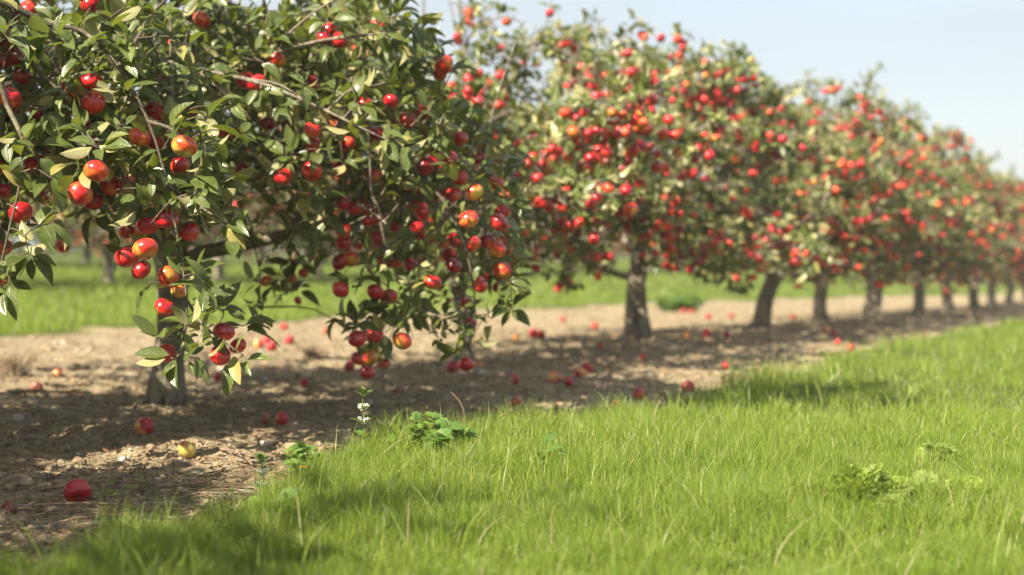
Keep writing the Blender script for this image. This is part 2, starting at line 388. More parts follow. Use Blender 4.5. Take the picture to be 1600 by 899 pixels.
# ------------------------------------------------------------------ litter on the bare soil
def blob(r, rng, flat=0.6, k=7, rings=4):
    a = np.arange(k) * 2 * pi / k; V = [[0, 0, -1]]
    for i in range(1, rings):
        th = -pi / 2 + pi * i / rings
        for b in a: V.append([cos(th) * cos(b), cos(th) * sin(b), sin(th)])
    V.append([0, 0, 1]); V = np.array(V) * (1 + rng.normal(0, 0.2, (len(V), 1))) * np.array([1, rng.uniform(0.6, 1), flat]) * r
    F = []
    for j in range(k): F.append((0, 1 + (j + 1) % k, 1 + j, 1 + j))
    for i in range(rings - 2):
        for j in range(k): q = 1 + i * k; F.append((q + j, q + (j + 1) % k, q + k + (j + 1) % k, q + k + j))
    q = 1 + (rings - 2) * k; top = len(V) - 1
    for j in range(k): F.append((q + j, q + (j + 1) % k, top, top))
    return V, np.array(F)
def rotz(V, a):
    c, s = cos(a), sin(a); return np.stack([V[:, 0] * c - V[:, 1] * s, V[:, 0] * s + V[:, 1] * c, V[:, 2]], 1)
def soil_points(n, y0, y1, pmin=-4.4, pmax=2.1):
    x, y = scatter(n, y0, y1, 0.6, rng); p = rowp(x, y); ok = (grass_mask(x, y) < 0.4) & (p > pmin) & (p < pmax); return x[ok], y[ok]
mb = MB(); mb2 = MB()
protos = [blob(1, rng, rng.uniform(0.4, 0.8)) for _ in range(10)]
x, y = soil_points(46000, 2.3, 32); z = ground_z(x, y)
for i in range(len(x)):
    r = min(0.003 + rng.exponential(0.0042), 0.026) * max(1, (y[i] / 7) ** 0.5); V, F = protos[i % 10]
    rn = rng.beta(1.3, 2.2); rn = 0.9 + 0.1 * rng.random() if rng.random() < 0.035 else rn * 0.8
    mb.add(rotz(V * r, rng.uniform(0, 6)) + [x[i], y[i], z[i] + r * 0.15], F, rnd=rn)
tag(link('gravel', mb.mesh('gravel', smooth=False), M['stone']), 'small flints, clods and grit scattered over the bare soil', 'gravel', None, 'stuff')
# twigs and straw
def curvy(x, y, a, L, rng, lift=0.01, n=5):
    t = np.linspace(0, 1, n); k = rng.normal(0, 0.35)
    ang = a + k * (t - 0.5); px = x + np.cumsum(np.cos(ang)) * L / n; py = y + np.cumsum(np.sin(ang)) * L / n
    return np.stack([px, py, ground_z(px, py) + lift * (0.3 + rng.random(n) * 0.8)], 1)
x, y = soil_points(7500, 2.4, 22)
rowang = math.atan2(RD[1], RD[0])
for i in range(len(x)):
    P = curvy(x[i], y[i], rng.uniform(0, pi), rng.uniform(0.05, 0.22), rng); r = rng.uniform(0.0008, 0.0022) * max(1, (y[i]/6)**.5)
    tube(mb2, P, np.linspace(r, r * 0.5, 5), 4, cap=False)
for i in range(3200):                                             # raked dead stems lying along the grass edge
    t = rng.uniform(-4.4, -0.6); p = 2.05 - abs(rng.normal(0, 0.26)) ; q = ROW0 + RD * t + RN * p
    if grass_mask(q[0], q[1]) > 0.6 or q[1] < 2: continue
    P = curvy(q[0], q[1], rng.normal(0.15, 0.35), rng.uniform(0.1, 0.42), rng, 0.016, 6); r = rng.uniform(0.0008, 0.0024)
    tube(mb2, P, np.linspace(r, r * 0.6, 6), 4, cap=False)
tag(link('twig_litter', mb2.mesh('twig_litter'), M['straw']), 'dry stems and thin twigs littering the soil under the trees', 'twigs', None, 'stuff')

# ------------------------------------------------------------------ leaves
def leaves(mb, pos, d, nup, L, W, rnd, segs=5, curl=0.25, fold=0.28, petiole=0.25):
    """pos,d,nup: (n,3). adds n leaf blades with fold along the midrib and curl along the length"""
    n = len(pos); d = nrm(d); nup = nrm(nup - d * np.sum(nup * d, 1, keepdims=True)); s = np.cross(d, nup)
    ts = np.linspace(0, 1, segs + 1)
    V = []; loc = []
    L = L[:, None]; W = W[:, None]; curl = np.broadcast_to(np.asarray(curl), (n,))[:, None]; fold = np.broadcast_to(np.asarray(fold), (n,))[:, None]
    start = pos + d * L * petiole * 0.4
    for t in ts:
        prof = (math.sin(pi * min(t, 1) ** 0.85) ** 0.75) * 0.5 if 0 < t < 1 else 0.012
        c = start + d * (L * (t - 0.15 * t * t * np.abs(curl))) - nup * (curl * L * t * t)
        e = W * prof
        V += [c - s * e + nup * e * fold, c, c + s * e + nup * e * fold]
        loc += [(-prof * 2, t, 0), (0, t, 0), (prof * 2, t, 0)]
    V = np.stack(V, 1); m = V.shape[1]; f = []
    for i in range(segs): a = 3 * i; f += [(a, a + 1, a + 4, a + 3), (a + 1, a + 2, a + 5, a + 4)]
    F = ((np.arange(n) * m)[:, None, None] + np.array(f)[None]).reshape(-1, 4)
    mb.add(V.reshape(-1, 3), F, rnd=np.repeat(rnd, m), loc=np.tile(np.array(loc, np.float32), (n, 1)))
def whorl(spos, sax, rng, per=(5, 9), Lm=0.068, flip=0.12):
    """leaf clusters on spurs -> arrays"""
    n = len(spos); cnt = rng.integers(per[0], per[1], n); idx = np.repeat(np.arange(n), cnt); m = len(idx)
    j = np.arange(m) - np.repeat(np.cumsum(cnt) - cnt, cnt)
    ax = nrm(sax[idx] + rng.normal(0, 0.12, (m, 3)))
    ref = np.where(np.abs(ax[:, 2:3]) > 0.9, np.array([[1.0, 0, 0]]), np.array([[0, 0, 1.0]]))
    u = nrm(np.cross(ax, ref)); v = np.cross(ax, u); a = j * 2.4 + idx * 1.7 + rng.normal(0, 0.3, m)
    rad = u * np.cos(a)[:, None] + v * np.sin(a)[:, None]; el = rng.uniform(0.15, 0.95, m)[:, None]
    d = nrm(rad * np.cos(el) + ax * np.sin(el) + np.array([0, 0, -0.22])); up = ax * 0.6 + np.array([0, 0, 0.55]) - rad * 0.3 + SUN * 0.9   # blades turn to the light
    fl = rng.random(m) < flip; up[fl] = -up[fl] + rng.normal(0, 0.5, (fl.sum(), 3)); up += rng.normal(0, 0.28, (m, 3))
    L = Lm * rng.uniform(0.55, 1.25, m); W = L * rng.uniform(0.38, 0.52, m)
    pos = spos[idx] + rad * 0.004 + ax * (rng.uniform(-0.03, 0.012, m))[:, None]
    return pos, d, up, L, W

# ------------------------------------------------------------------ apples
def apple_geo(k=20, rings=12, seed=0, squash=0.9):
    r_ = random.Random(seed); V = []; a0 = r_.uniform(0, 6); lob = r_.uniform(0.015, 0.04); tilt = r_.choice([-1, 1]) * r_.uniform(0.04, 0.10)
    for i in range(rings + 1):
        th = pi * i / rings                                        # 0 top
        R = 1.0; rr = sin(th) ** 0.92 if 0 < th < pi else 0; zz = cos(th)
        zz = zz * squash * (1 - 0.06 * (1 - zz)); taper = 1 - 0.10 * max(0, -cos(th)) ** 1.0
        dt = 0.30 * math.exp(-(rr / 0.28) ** 2) if zz > 0 else 0; db = 0.20 * math.exp(-(rr / 0.24) ** 2) if zz <= 0 else 0
        for j in range(k):
            b = 2 * pi * j / k; l = 1 + lob * cos(5 * b + a0) * (0.3 + 0.9 * max(0, -cos(th))) + tilt * cos(b)
            V.append((rr * taper * l * cos(b), rr * taper * l * sin(b), zz - dt + db))
    V = np.array(V); F = []
    for i in range(rings):
        for j in range(k): F.append((i * k + j, (i + 1) * k + j, (i + 1) * k + (j + 1) % k, i * k + (j + 1) % k))
    V[:, 2] *= 1.0
    stem = np.zeros(len(V)); rr = np.hypot(V[:, 0], V[:, 1]); stem[(rr < 0.13)] = 0.9
    # stalk and calyx
    sb = MB(); z0 = 0.9 * squash - 0.26; tube(sb, [(0, 0, z0 - 0.12), (0.01, 0, z0 + 0.12), (0.05, 0.02, z0 + 0.42)], [0.045, 0.035, 0.05], 5)
    for q in range(5):
        b = q * 2 * pi / 5; zb = -squash + 0.10
        sb.add([(0.03 * cos(b), 0.03 * sin(b), zb), (0.10 * cos(b - .4), 0.10 * sin(b - .4), zb - 0.03), (0.15 * cos(b), 0.15 * sin(b), zb - 0.08), (0.10 * cos(b + .4), 0.10 * sin(b + .4), zb - 0.03)], [(0, 1, 2, 3)])
    SV = np.concatenate(sb.v); SF = np.concatenate(sb.f)
    loc = np.concatenate([V, SV]); F = np.concatenate([np.array(F), SF + len(V)]); stem = np.concatenate([stem, np.ones(len(SV))])
    return loc, F, stem
AG = [apple_geo(22, 14, s, q) for s, q in enumerate((0.90, 0.86, 0.94, 0.88))]
AGL = [apple_geo(12, 8, s, q) for s, q in enumerate((0.90, 0.86, 0.94, 0.88))]
def apple_mesh(geo, name='apple'):
    V, F, st = geo; mb = MB(); mb.add(V, F, loc=V, stem=st); return mb.mesh(name)
AM = [apple_mesh(g_) for g_ in AG]; AML = [apple_mesh(g_) for g_ in AGL]
for m_ in AM + AML: m_.materials.append(M['apple'])
def euler_R(rx, ry, rz):
    from mathutils import Euler
    return np.array(Euler((rx, ry, rz)).to_matrix())

# ------------------------------------------------------------------ apple tree
def bez(P, n):
    """smooth curve through points (Catmull-Rom)"""
    P = [np.asarray(p, float) for p in P]; P = [2 * P[0] - P[1]] + P + [2 * P[-1] - P[-2]]; out = []
    m = len(P) - 3
    for i in range(m):
        a, b, c, d = P[i:i + 4]
        for t in np.linspace(0, 1, max(2, n // m), endpoint=False):
            out.append(0.5 * ((2 * b) + (-a + c) * t + (2 * a - 5 * b + 4 * c - d) * t * t + (-a + 3 * b - 3 * c + d) * t ** 3))
    out.append(P[-2]); return np.array(out)

def grow(base, H, R, rng, nl=8, fork=0.55, lean=(0, 0), twin=False, trunk_r=0.075, low=0.5, shoots=10, density=1.0, keep=None):
    """returns trunk MB, list of branch MBs, spur positions and axes, hanging candidates"""
    base = np.asarray(base, float); tr = MB(); top = base + [lean[0], lean[1], fork]
    n = 9; t = np.linspace(0, 1, n)
    P = base + np.outer(t, top - base) + np.stack([0.015 * np.sin(t * 5 + base[0]), 0.015 * np.cos(t * 4 + base[1]), 0 * t], 1); P[0, 2] -= 0.05
    flare = 1 + 0.42 * np.exp(-t * 9) + 0.22 * np.exp(-((t - 1) / 0.2) ** 2)
    tube(tr, P, trunk_r * flare * (1 - 0.12 * t), 14, 0.05, rng)
    for q in range(5):                                              # surface roots
        a = q * 1.26 + rng.uniform(0, 1); dd = np.array([cos(a), sin(a), 0]); l = rng.uniform(1.2, 2.4) * trunk_r
        RP = [base + dd * trunk_r * 0.8 + [0, 0, 0.05], base + dd * (trunk_r * 1.35) + [0, 0, 0.012], base + dd * (trunk_r + l) + [0, 0, -0.03]]
        tube(tr, bez(RP, 6), np.linspace(trunk_r * 0.42, trunk_r * 0.14, len(bez(RP, 6))), 6, 0.05, rng)
    if twin:
        tube(tr, bez([base + [-0.085, -0.03, -0.04], base + [-0.07, -0.03, 0.3], base + [-0.03, -0.01, fork + 0.12]], 8), np.linspace(trunk_r * 0.7, trunk_r * 0.6, 9), 9, 0.05, rng)
    br = []; sp = []; sa = []
    def spurs_along(C, every, ax_out, jitter=0.045, start=0.2):
        L = np.linalg.norm(np.diff(C, axis=0), axis=1).sum(); k = max(2, int(L / every * density))
        for u in np.sort(rng.uniform(start, 1, k)):
            q = u * (len(C) - 1); i = min(int(q), len(C) - 2); p = C[i] + (C[i + 1] - C[i]) * (q - i)
            side = rng.normal(0, 1, 3); side[2] += 0.35; side = side / np.linalg.norm(side)
            l = rng.uniform(0.02, 0.11); e = p + side * l + rng.normal(0, jitter * 0.3, 3)
            sp.append(e); sa.append(side + 0.5 * ax_out + [0, 0, 0.35]); tw.append((p, e))
        sp.append(C[-1]); sa.append(C[-1] - C[-3])
    az0 = rng.uniform(0, 6)
    for i in range(nl):
        mbb = MB(); tw = []
        lead = i == 0
        az = az0 + i * 2.4 + rng.normal(0, 0.2); out = np.array([cos(az), sin(az), 0])
        if lead:
            C = bez([top - [0, 0, 0.05], top + [0.03, 0.02, (H - fork) * 0.35], top + [rng.normal(0, .08), rng.normal(0, .08), (H - fork) * 0.7], top + [rng.normal(0, .12), rng.normal(0, .12), (H - fork) * 0.98]], 16); r0 = trunk_r * 0.6
        else:
            lev = (i - 1) / max(1, nl - 2)                            # low limbs wide, high limbs steep
            z0 = fork - 0.12 + lev * (H - fork) * 0.42; rr = R * (1.0 - 0.42 * lev) * rng.uniform(0.85, 1.1)
            zt = low + 0.25 + lev * (H - low) * 0.62 + rng.normal(0, 0.08)
            s0 = top.copy(); s0[2] = base[2] + z0; s0 = s0 - out * 0.02
            C = bez([s0, s0 + out * rr * 0.35 + [0, 0, 0.16 + 0.30 * lev], base + out * rr * 0.75 + [lean[0], lean[1], zt + 0.22], base + out * rr + [lean[0], lean[1], zt + 0.02]], 16); r0 = trunk_r * (0.52 - 0.2 * lev)
        rad = np.linspace(r0, r0 * 0.18, len(C))
        if keep is not None:                                         # limbs are cut back where the crown is left out
            okc = keep(C); okc[:5] = True; cut = len(C) if okc.all() else int(np.argmin(okc))
            cut = max(cut, 6); rad[:cut] = np.linspace(r0, min(r0 * 0.18, 0.006), cut); C = C[:cut]; rad = rad[:cut]
        tube(mbb, C, rad, 7, 0.06, rng)
        nlat = 11 if lead else 9
        for k in range(nlat):
            u = 0.22 + 0.76 * k / (nlat - 1); q = u * (len(C) - 1); a = min(int(q), len(C) - 2); p = C[a]
            sgn = 1 if k % 2 else -1; perp = np.array([-sin(az), cos(az), 0]) * sgn
            if lead: a2 = k * 2.4; dirh = np.array([cos(a2), sin(a2), 0]); ll = R * 0.55 * (1.05 - 0.55 * u)
            else: dirh = nrm(perp + out * rng.uniform(0.1, 0.8)); ll = R * rng.uniform(0.34, 0.55)
            droop = rng.uniform(-0.30, 0.22) if not lead else rng.uniform(-.1, .25)
            e = p + dirh * ll + [0, 0, droop * ll * 1.6]; e[2] = max(e[2], base[2] + low - 0.05 + rng.uniform(-.05, .12))
            mid = (p + e) / 2 + [0, 0, 0.07] + rng.normal(0, 0.03, 3)
            if keep is not None and not (keep(np.array([e]))[0] and keep(np.array([mid]))[0]): continue
            D = bez([p, mid, e], 8); tube(mbb, D, np.linspace(r0 * 0.32, 0.0035, len(D)), 5, 0.05, rng)
            spurs_along(D, 0.035, dirh, start=0.12)
            # secondary
            for s2 in range(3):
                pp = D[int(len(D) * (0.3 + 0.25 * s2)) - 1]; dv = nrm(dirh + rng.normal(0, 0.7, 3) + [0, 0, 0.1]); e2 = pp + dv * ll * rng.uniform(0.35, 0.6)
                e2[2] = max(e2[2], base[2] + low - 0.08)
                if keep is not None and not keep(np.array([e2]))[0]: continue
                D2 = bez([pp, (pp + e2) / 2 + [0, 0, 0.03], e2], 6); tube(mbb, D2, np.linspace(0.006, 0.003, len(D2)), 4)
                spurs_along(D2, 0.042, dv, start=0.2)
        spurs_along(C, 0.06, out, start=0.35)
        if i % 1 == 0:
            for q_ in range(max(1, shoots // nl)):                   # upright water shoots
                j0 = int(len(C) * rng.uniform(0.5, 0.95)); p = C[min(j0, len(C) - 1)]
                hh = rng.uniform(0.25, 0.75) * (1.15 if lead else 1); e = p + [rng.normal(0, 0.08), rng.normal(0, 0.08), hh]
                if e[2] - base[2] > H * 1.12: e[2] = base[2] + H * rng.uniform(0.98, 1.14)
                D = bez([p, (p + e) / 2 + rng.normal(0, 0.02, 3), e], 8); tube(mbb, D, np.linspace(0.006, 0.002, len(D)), 4)
                spurs_along(D, 0.05, np.array([0, 0, 1.0]), 0.02, 0.25)
        br.append((mbb, tw))
    return tr, br, np.array(sp), np.array(sa)

TOTAL_APPLES = [0]
def place_apple(parent, c, r, rot, lod, idx, name='apple', materials=None):
    me = (AM if lod == 0 else AML)[idx % 4]
    o = bpy.data.objects.new(name, me); col.objects.link(o); o.parent = parent
    o.location = [float(v) for v in (np.asarray(c) - np.array(parent.location))]; o.scale = (r * random.Random(int(idx)).uniform(.93, 1.05), r, r * random.Random(int(idx) + 9).uniform(.93, 1.06)); o.rotation_euler = rot
    return o
def apple_tree(base, H, R, seed, label, lod, napp, nindiv, keep=None, hero=None, group='apple trees in the front row', **kw):
    rng = np.random.default_rng(seed); base = np.array([base[0], base[1], float(g0(base[0], base[1]))])
    root = empty('apple_tree', base, label, 'apple tree', group)
    tr, br, sp, sa = grow(base, H, R, rng, keep=keep, **kw)
    hole = np.sin(3.3 * sp[:, 0] + seed) * np.sin(3.9 * sp[:, 1] + 1.3 * seed) + 0.8 * np.sin(5.1 * sp[:, 2] + 2 * sp[:, 0] + seed)
    ok = (hole > (-0.62 if lod == 0 else -0.4)) | (rng.random(len(sp)) < 0.2); sp, sa = sp[ok], sa[ok]
    if keep is not None: ok = keep(sp); sp, sa = sp[ok], sa[ok]
    tr_o = link('trunk', tr.mesh('trunk'), M['bark'], root)
    for mbb, tw in br:
        for p, e in tw:
            if keep is None or keep(np.array([e]))[0]: tube(mbb, np.array([p, (p + e) / 2, e]), [0.0035, 0.003, 0.002], 3, cap=False)
        o = link('branch', mbb.mesh('branch'), M['twig'] if False else M['bark'], root)
    # apples ---------------------------------------------------------
    A = []                                                          # centre, radius
    if hero:
        for (px, py, d, Y) in hero['apples']:
            A.append((at(px, py, Y), 0.5 * d / FPX * Y, 1))
    cent = base + [0, 0, H * 0.55]
    def free(c, r, f=0.93):
        if not A: return True
        C = np.array([a[0] for a in A]); RR = np.array([a[1] for a in A]); return np.all(np.linalg.norm(C - c, axis=1) > (RR + r) * f)
    order = rng.permutation(len(sp)); tries = 0
    for q in order:
        if len(A) >= napp + (len(hero['apples']) if hero else 0): break
        p = sp[q]; rel = (p - cent) / [R, R, H * 0.5]
        if np.linalg.norm(rel) < 0.5 and rng.random() < 0.75: continue
        for w_ in range(rng.integers(1, 4)):
            r = rng.uniform(0.026, 0.037); c = p + [rng.normal(0, 0.028), rng.normal(0, 0.028), -0.045 - rng.uniform(0, 0.03)]
            if keep is not None and not keep(np.array([c + [0, 0, -0.02]]))[0]: continue
            if free(c, r): A.append((c, r, 0))
    for hx in (hero['more_apples'] if hero else []): A.append(hx)
    # leaves ---------------------------------------------------------
    cr = MB()
    pos, d, up, L, W = whorl(sp, sa, rng, (4, 8), 0.076 if lod == 0 else 0.078, 0.14 if lod == 0 else 0.36)
    if hero and len(hero['spurs']):
        hp = np.array([s[0] for s in hero['spurs']]); ha = np.array([s[1] for s in hero['spurs']])
        r2 = whorl(hp, ha, rng, (4, 8), 0.080, 0.12); pos, d, up, L, W = [np.concatenate([a, b]) for a, b in zip((pos, d, up, L, W), r2)]
    if keep is not None:
        tip = pos + nrm(d) * L[:, None]*.8; okk = keep(tip); nh = len(r2[0]) if hero and len(hero['spurs']) else 0
        if nh: okk[-nh:] = True
        pos, d, up, L, W = pos[okk], d[okk], up[okk], L[okk], W[okk]
    # leaves do not grow through fruit, and fruit that has swelled has pushed the leaves in front aside
    mid = pos + nrm(d) * (L * 0.6)[:, None]; bad = np.zeros(len(pos), bool)
    camp = np.array([0, 0, CAMH])
    for c, r, h_ in A:
        dv = mid - c; dist = np.linalg.norm(dv, axis=1); bad |= dist < r * 1.05
        tc = nrm((camp - c)[None])[0]; al = dv @ tc; off = np.linalg.norm(dv - np.outer(al, tc), axis=1)
        if h_: bad |= (al > 0) & (al < 0.6) & (off < r * 1.15)
        else: bad |= (al > 0) & (al < (0.38 if lod == 0 else 0.5)) & (off < r * 1.15) & (rng.random(len(al)) < 0.94)
    k = ~bad; pos, d, up, L, W = pos[k], d[k], up[k], L[k], W[k]; n = len(pos)
    clump = 0.5 + 0.25 * np.sin(pos[:, 0] * 4.1 + seed) + 0.25 * np.sin(pos[:, 2] * 5 + pos[:, 1] * 3.3)
    rnd = np.clip(rng.beta(2.0, 2.6, n) * 0.8 + 0.14 * clump, 0, 0.92); yl = rng.random(n) < 0.045; rnd[yl] = rng.uniform(.93, 1, yl.sum())
    leaves(cr, pos, d, up, L, W, rnd, 5 if lod == 0 else 3, rng.uniform(-0.1, 0.65, n), rng.uniform(0.05, 0.8, n))
    link('crown', cr.mesh('crown'), M['leaf'], root)
    if hero:
        for li, (path, r0, r1) in enumerate(hero['limbs']):
            hb = MB(); C = bez(path, 40); tube(hb, C, r1 + (r0 - r1) * (1 - np.linspace(0, 1, len(C))) ** 2.0, 8, 0.07, rng)
            for p, e, l2 in hero['twigs']:
                if l2 != li: continue
                dl = np.linalg.norm(np.array(e) - p); tp = bez([p, (np.array(p) + e) / 2 + np.array([rng.normal(0, .12), rng.normal(0, .12), 0.12]) * dl, e], 6)
                tube(hb, tp, np.linspace(0.0018 + 0.005 * dl, 0.0016, len(tp)), 5)
            link('branch', hb.mesh('branch'), M['twig'], root)
    # which apples show largest
    C = np.array([a[0] for a in A]); px, py, dep = proj(C)
    inf = (px > -15) & (px < 1615) & (py > -15) & (py < 915)
    score = np.where(inf, 0, 100) + np.linalg.norm(C - camp, axis=1) - 50 * np.array([a[2] for a in A])
    od = np.argsort(score); rest = MB()
    for rank, q in enumerate(od):
        c, r, h_ = A[q]; tl = rng.uniform(0, 0.75) if rng.random() < 0.8 else rng.uniform(0.75, 1.25); rot = (tl * rng.choice([-1, 1]), rng.normal(0, 0.3), rng.uniform(0, 6.28))
        if rank < nindiv and (inf[q] or h_): place_apple(root, c, r, rot, lod, q)
        else:
            V, F, st = AGL[q % 4]; V2 = (V * r) @ euler_R(*rot).T + c; rest.add(V2, F, loc=V, stem=st, rnd=rng.random())
    if rest.n:
        o = link('apples', rest.mesh('apples'), M['apple'], root); o['kind'] = 'stuff'
    return root

# ------------------------------------------------------------------ the nearest two trees, with the branches the lens is focused on
def nearest_on(paths, q):
    best = None
    for li, C in enumerate(paths):
        d = np.linalg.norm(C - q, axis=1); i = int(np.argmin(d))
        if best is None or d[i] < best[0]: best = (d[i], C[i], li)
    return best[1], best[2]
def poly_fill(n, xs, ytop, ybot, Y0, Y1, rng):
    out = []
    while len(out) < n:
        px = rng.uniform(xs[0], xs[-1]); a = np.interp(px, xs, ytop); b = np.interp(px, xs, ybot)
        py = rng.uniform(-60, 560)
        if a < py < b: out.append(at(px, py, rng.uniform(Y0, Y1)))
    return out
def make_hero(apples, limbs, spur_px, fill, seed, more_n=0, more_box=None):
    rng = np.random.default_rng(seed)
    curves = [bez(p, 40) for p, a, b in limbs]; spurs = []; twigs = []; grown = []
    def add(q, axup=0.5):
        b, li = nearest_on(curves, q)
        if grown:                                                   # twigs fork from twigs already there
            gp = np.array([g[0] for g in grown]); dd = np.linalg.norm(gp - q, axis=1); jn = int(np.argmin(dd))
            if dd[jn] < np.linalg.norm(q - b) * 0.8: b, li = grown[jn]
        grown.append((q, li)); v = q - b; L = np.linalg.norm(v)
        ax = nrm((v / max(L, 1e-3) * 0.7 + rng.normal(0, 0.35, 3) + [0, -0.15, axup])[None])[0]
        spurs.append((q, ax)); twigs.append((b, q, li))
    for (px, py, Y) in spur_px: add(at(px, py, Y) + rng.normal(0, 0.006, 3))
    for (px, py, d, Y) in apples:
        c = at(px, py, Y); r = 0.5 * d / FPX * Y; top = c + [rng.normal(0, .012), rng.uniform(0.0, 0.02), r + 0.035]
        add(top); 
        if rng.random() < 0.75: add(c + [rng.choice([-1, 1]) * (r + 0.03), rng.uniform(0, 0.05), r + rng.uniform(-0.02, 0.05)])
    for q in fill: add(q, 0.3)
    more = []
    for k in range(more_n):
        q = poly_fill(1, *more_box, rng)[0]; more.append((q, rng.uniform(0.030, 0.036), 0))
    return dict(apples=apples, limbs=limbs, spurs=spurs, twigs=twigs, more_apples=more)
def Yd(d, lo, hi, s=156.0): return min(max(s / d, lo), hi)
rh = np.random.default_rng(77)
A0 = [(15, 153, 38), (3, 95, 34), (20, 88, 31), (33, 119, 31), (112, 140, 36), (143, 128, 37), (147, 161, 38), (218, 215, 38), (244, 222, 32), (287, 229, 42),
      (281, 259, 32), (240, 173, 36), (150, 268, 41), (173, 292, 36), (125, 303, 40), (144, 314, 36), (33, 333, 39), (3, 386, 34), (1, 437, 24), (6, 300, 30),
      (48, 258, 26), (73, 245, 26), (232, 353, 36), (259, 343, 38), (295, 363, 36), (228, 390, 41), (199, 403, 39), (221, 422, 34), (262, 433, 36), (256, 481, 32),
      (279, 456, 25), (261, 553, 33), (350, 519, 35), (343, 556, 34), (372, 541, 28), (198, 282, 28), (60, 176, 26), (5, 62, 28), (141, 8, 32), (163, -6, 34), (45, 14, 30)]
off0 = {(173, 292): .05, (144, 314): .06, (281, 259): .05, (244, 222): .09, (221, 422): .05, (279, 456): .06, (343, 556): .06, (33, 119): .05, (147, 161): -.02, (372, 541): .07}
A0 = [(x, y, d, Yd(d, 3.8, 4.35) + off0.get((x, y), 0)) for x, y, d in A0]
A0 = [(x, y, min(d, 0.078 * FPX / Y), Y) for x, y, d, Y in A0]
T0top = np.array([-2.60, 3.52, 0.72]); a_ = at
limbs0 = [([T0top, a_(-420, -60, 3.7), a_(-150, -60, 3.9), a_(20, 10, 4.0), (a_(75, 38, 4.05)), a_(130, 50, 4.08), a_(185, 105, 4.06), a_(232, 190, 4.03), a_(262, 290, 4.02), a_(280, 390, 4.0), a_(292, 470, 3.93), a_(286, 532, 3.9)], 0.017, 0.0025),
          ([a_(-150, -60, 3.9), a_(-30, 60, 3.95), (a_(12, 165, 3.96)), a_(36, 225, 3.95), a_(30, 292, 3.95), a_(14, 360, 3.93), a_(-2, 430, 3.92)], 0.013, 0.003),
          ([a_(20, 10, 4.0), a_(50, 98, 4.12), a_(90, 140, 4.15), a_(130, 200, 4.08), a_(140, 262, 4.0)], 0.010, 0.003),
          ([a_(292, 470, 3.93), a_(318, 508, 3.9), a_(352, 535, 3.88), a_(380, 556, 3.87)], 0.0045, 0.0022),
          ([a_(232, 190, 4.03), a_(272, 205, 3.98), a_(303, 250, 3.93), a_(306, 300, 3.90)], 0.006, 0.003),
          ([a_(262, 290, 4.02), a_(305, 318, 3.96), a_(345, 345, 3.95), a_(368, 362, 3.95)], 0.005, 0.0022),
          ([a_(185, 105, 4.06), a_(215, 60, 4.2), a_(240, 20, 4.3), a_(300, -40, 4.4)], 0.008, 0.004)]
S0 = [(130, 92, 3.95), (196, 140, 3.98), (150, 205, 3.9), (128, 198, 3.9), (88, 276, 3.88), (100, 300, 3.86), (62, 228, 3.9), (264, 205, 3.9), (250, 236, 3.9), (313, 222, 3.88), (322, 245, 3.86),
      (300, 272, 3.86), (305, 305, 3.85), (330, 292, 3.86), (340, 262, 3.9), (350, 350, 3.9), (368, 360, 3.9), (308, 432, 3.9), (318, 446, 3.88), (320, 470, 3.95), (292, 500, 3.85),
      (252, 526, 3.86), (268, 560, 3.84), (300, 556, 3.86), (336, 532, 3.86), (360, 545, 3.85), (378, 552, 3.85), (315, 545, 3.82), (200, 196, 3.9), (12, 50, 3.85), (22, 66, 3.85), (8, 102, 3.85), (40, 368, 3.88), (62, 358, 3.88), (48, 392, 3.88),
      (12, 410, 3.85), (18, 440, 3.85), (8, 452, 3.85), (100, 62, 3.95), (60, 60, 3.95), (170, 30, 4.0), (200, 60, 4.05), (150, 20, 4.0), (30, 20, 3.9), (35, 215, 3.88), (20, 260, 3.86), (300, 330, 3.9), (215, 320, 3.95), (175, 330, 4.0),
      (90, 330, 3.95), (238, 315, 3.95), (275, 410, 4.02), (285, 380, 4.05), (262, 300, 4.0), (345, 520, 3.9)]
fill0 = poly_fill(125, [-10, 60, 180, 300, 380], [-60, -60, -60, 80, 180], [420, 330, 350, 340, 330], 4.05, 4.6, rh)
hero0 = make_hero(A0, limbs0, S0, fill0, 1)
A1 = [(315, 32, 29), (273, 73, 28), (257, 113, 31), (240, 122, 28), (299, 122, 28), (401, 130, 33), (418, 192, 27), (344, 207, 28), (369, 210, 26), (377, 268, 27), (98, 384, 24), (515, 48, 28), (487, 32, 22),
      (446, 196, 22), (489, 227, 29), (442, 276, 30), (487, 268, 34), (410, 279, 22), (590, 42, 26), (561, 76, 22), (583, 211, 22), (606, 232, 22), (635, 292, 23), (578, 171, 25), (718, 218, 27), (748, 247, 26), (652, 193, 22), (686, 229, 22),
      (720, 279, 28), (708, 306, 28), (741, 301, 30), (510, 352, 22), (528, 351, 20), (616, 355, 22), (644, 320, 22), (676, 312, 22), (732, 344, 34), (703, 400, 26), (600, 410, 24), (621, 412, 22), (586, 457, 29), (566, 317, 22), (790, 358, 20),
      (777, 380, 20), (795, 392, 19), (772, 398, 18), (757, 431, 17), (789, 436, 19), (778, 449, 20), (730, 474, 24), (734, 506, 25), (686, 446, 22), (558, 530, 30), (586, 524, 29), (629, 534, 30), (578, 560, 28), (560, 561, 26), (599, 568, 23),
      (574, 582, 26), (728, 570, 27), (456, 436, 18), (474, 427, 18), (416, 440, 20), (486, 400, 18), (350, 210, 20), (465, 470, 14), (540, 390, 20), (655, 372, 20)]
A1 = [(x, y, d, Yd(d, 4.95, 5.9, 150)) for x, y, d in A1]
A1 = [(x, y, min(d, 0.076 * FPX / Y), Y) for x, y, d, Y in A1]
T1top = np.array([-1.46, 5.93, 0.70])
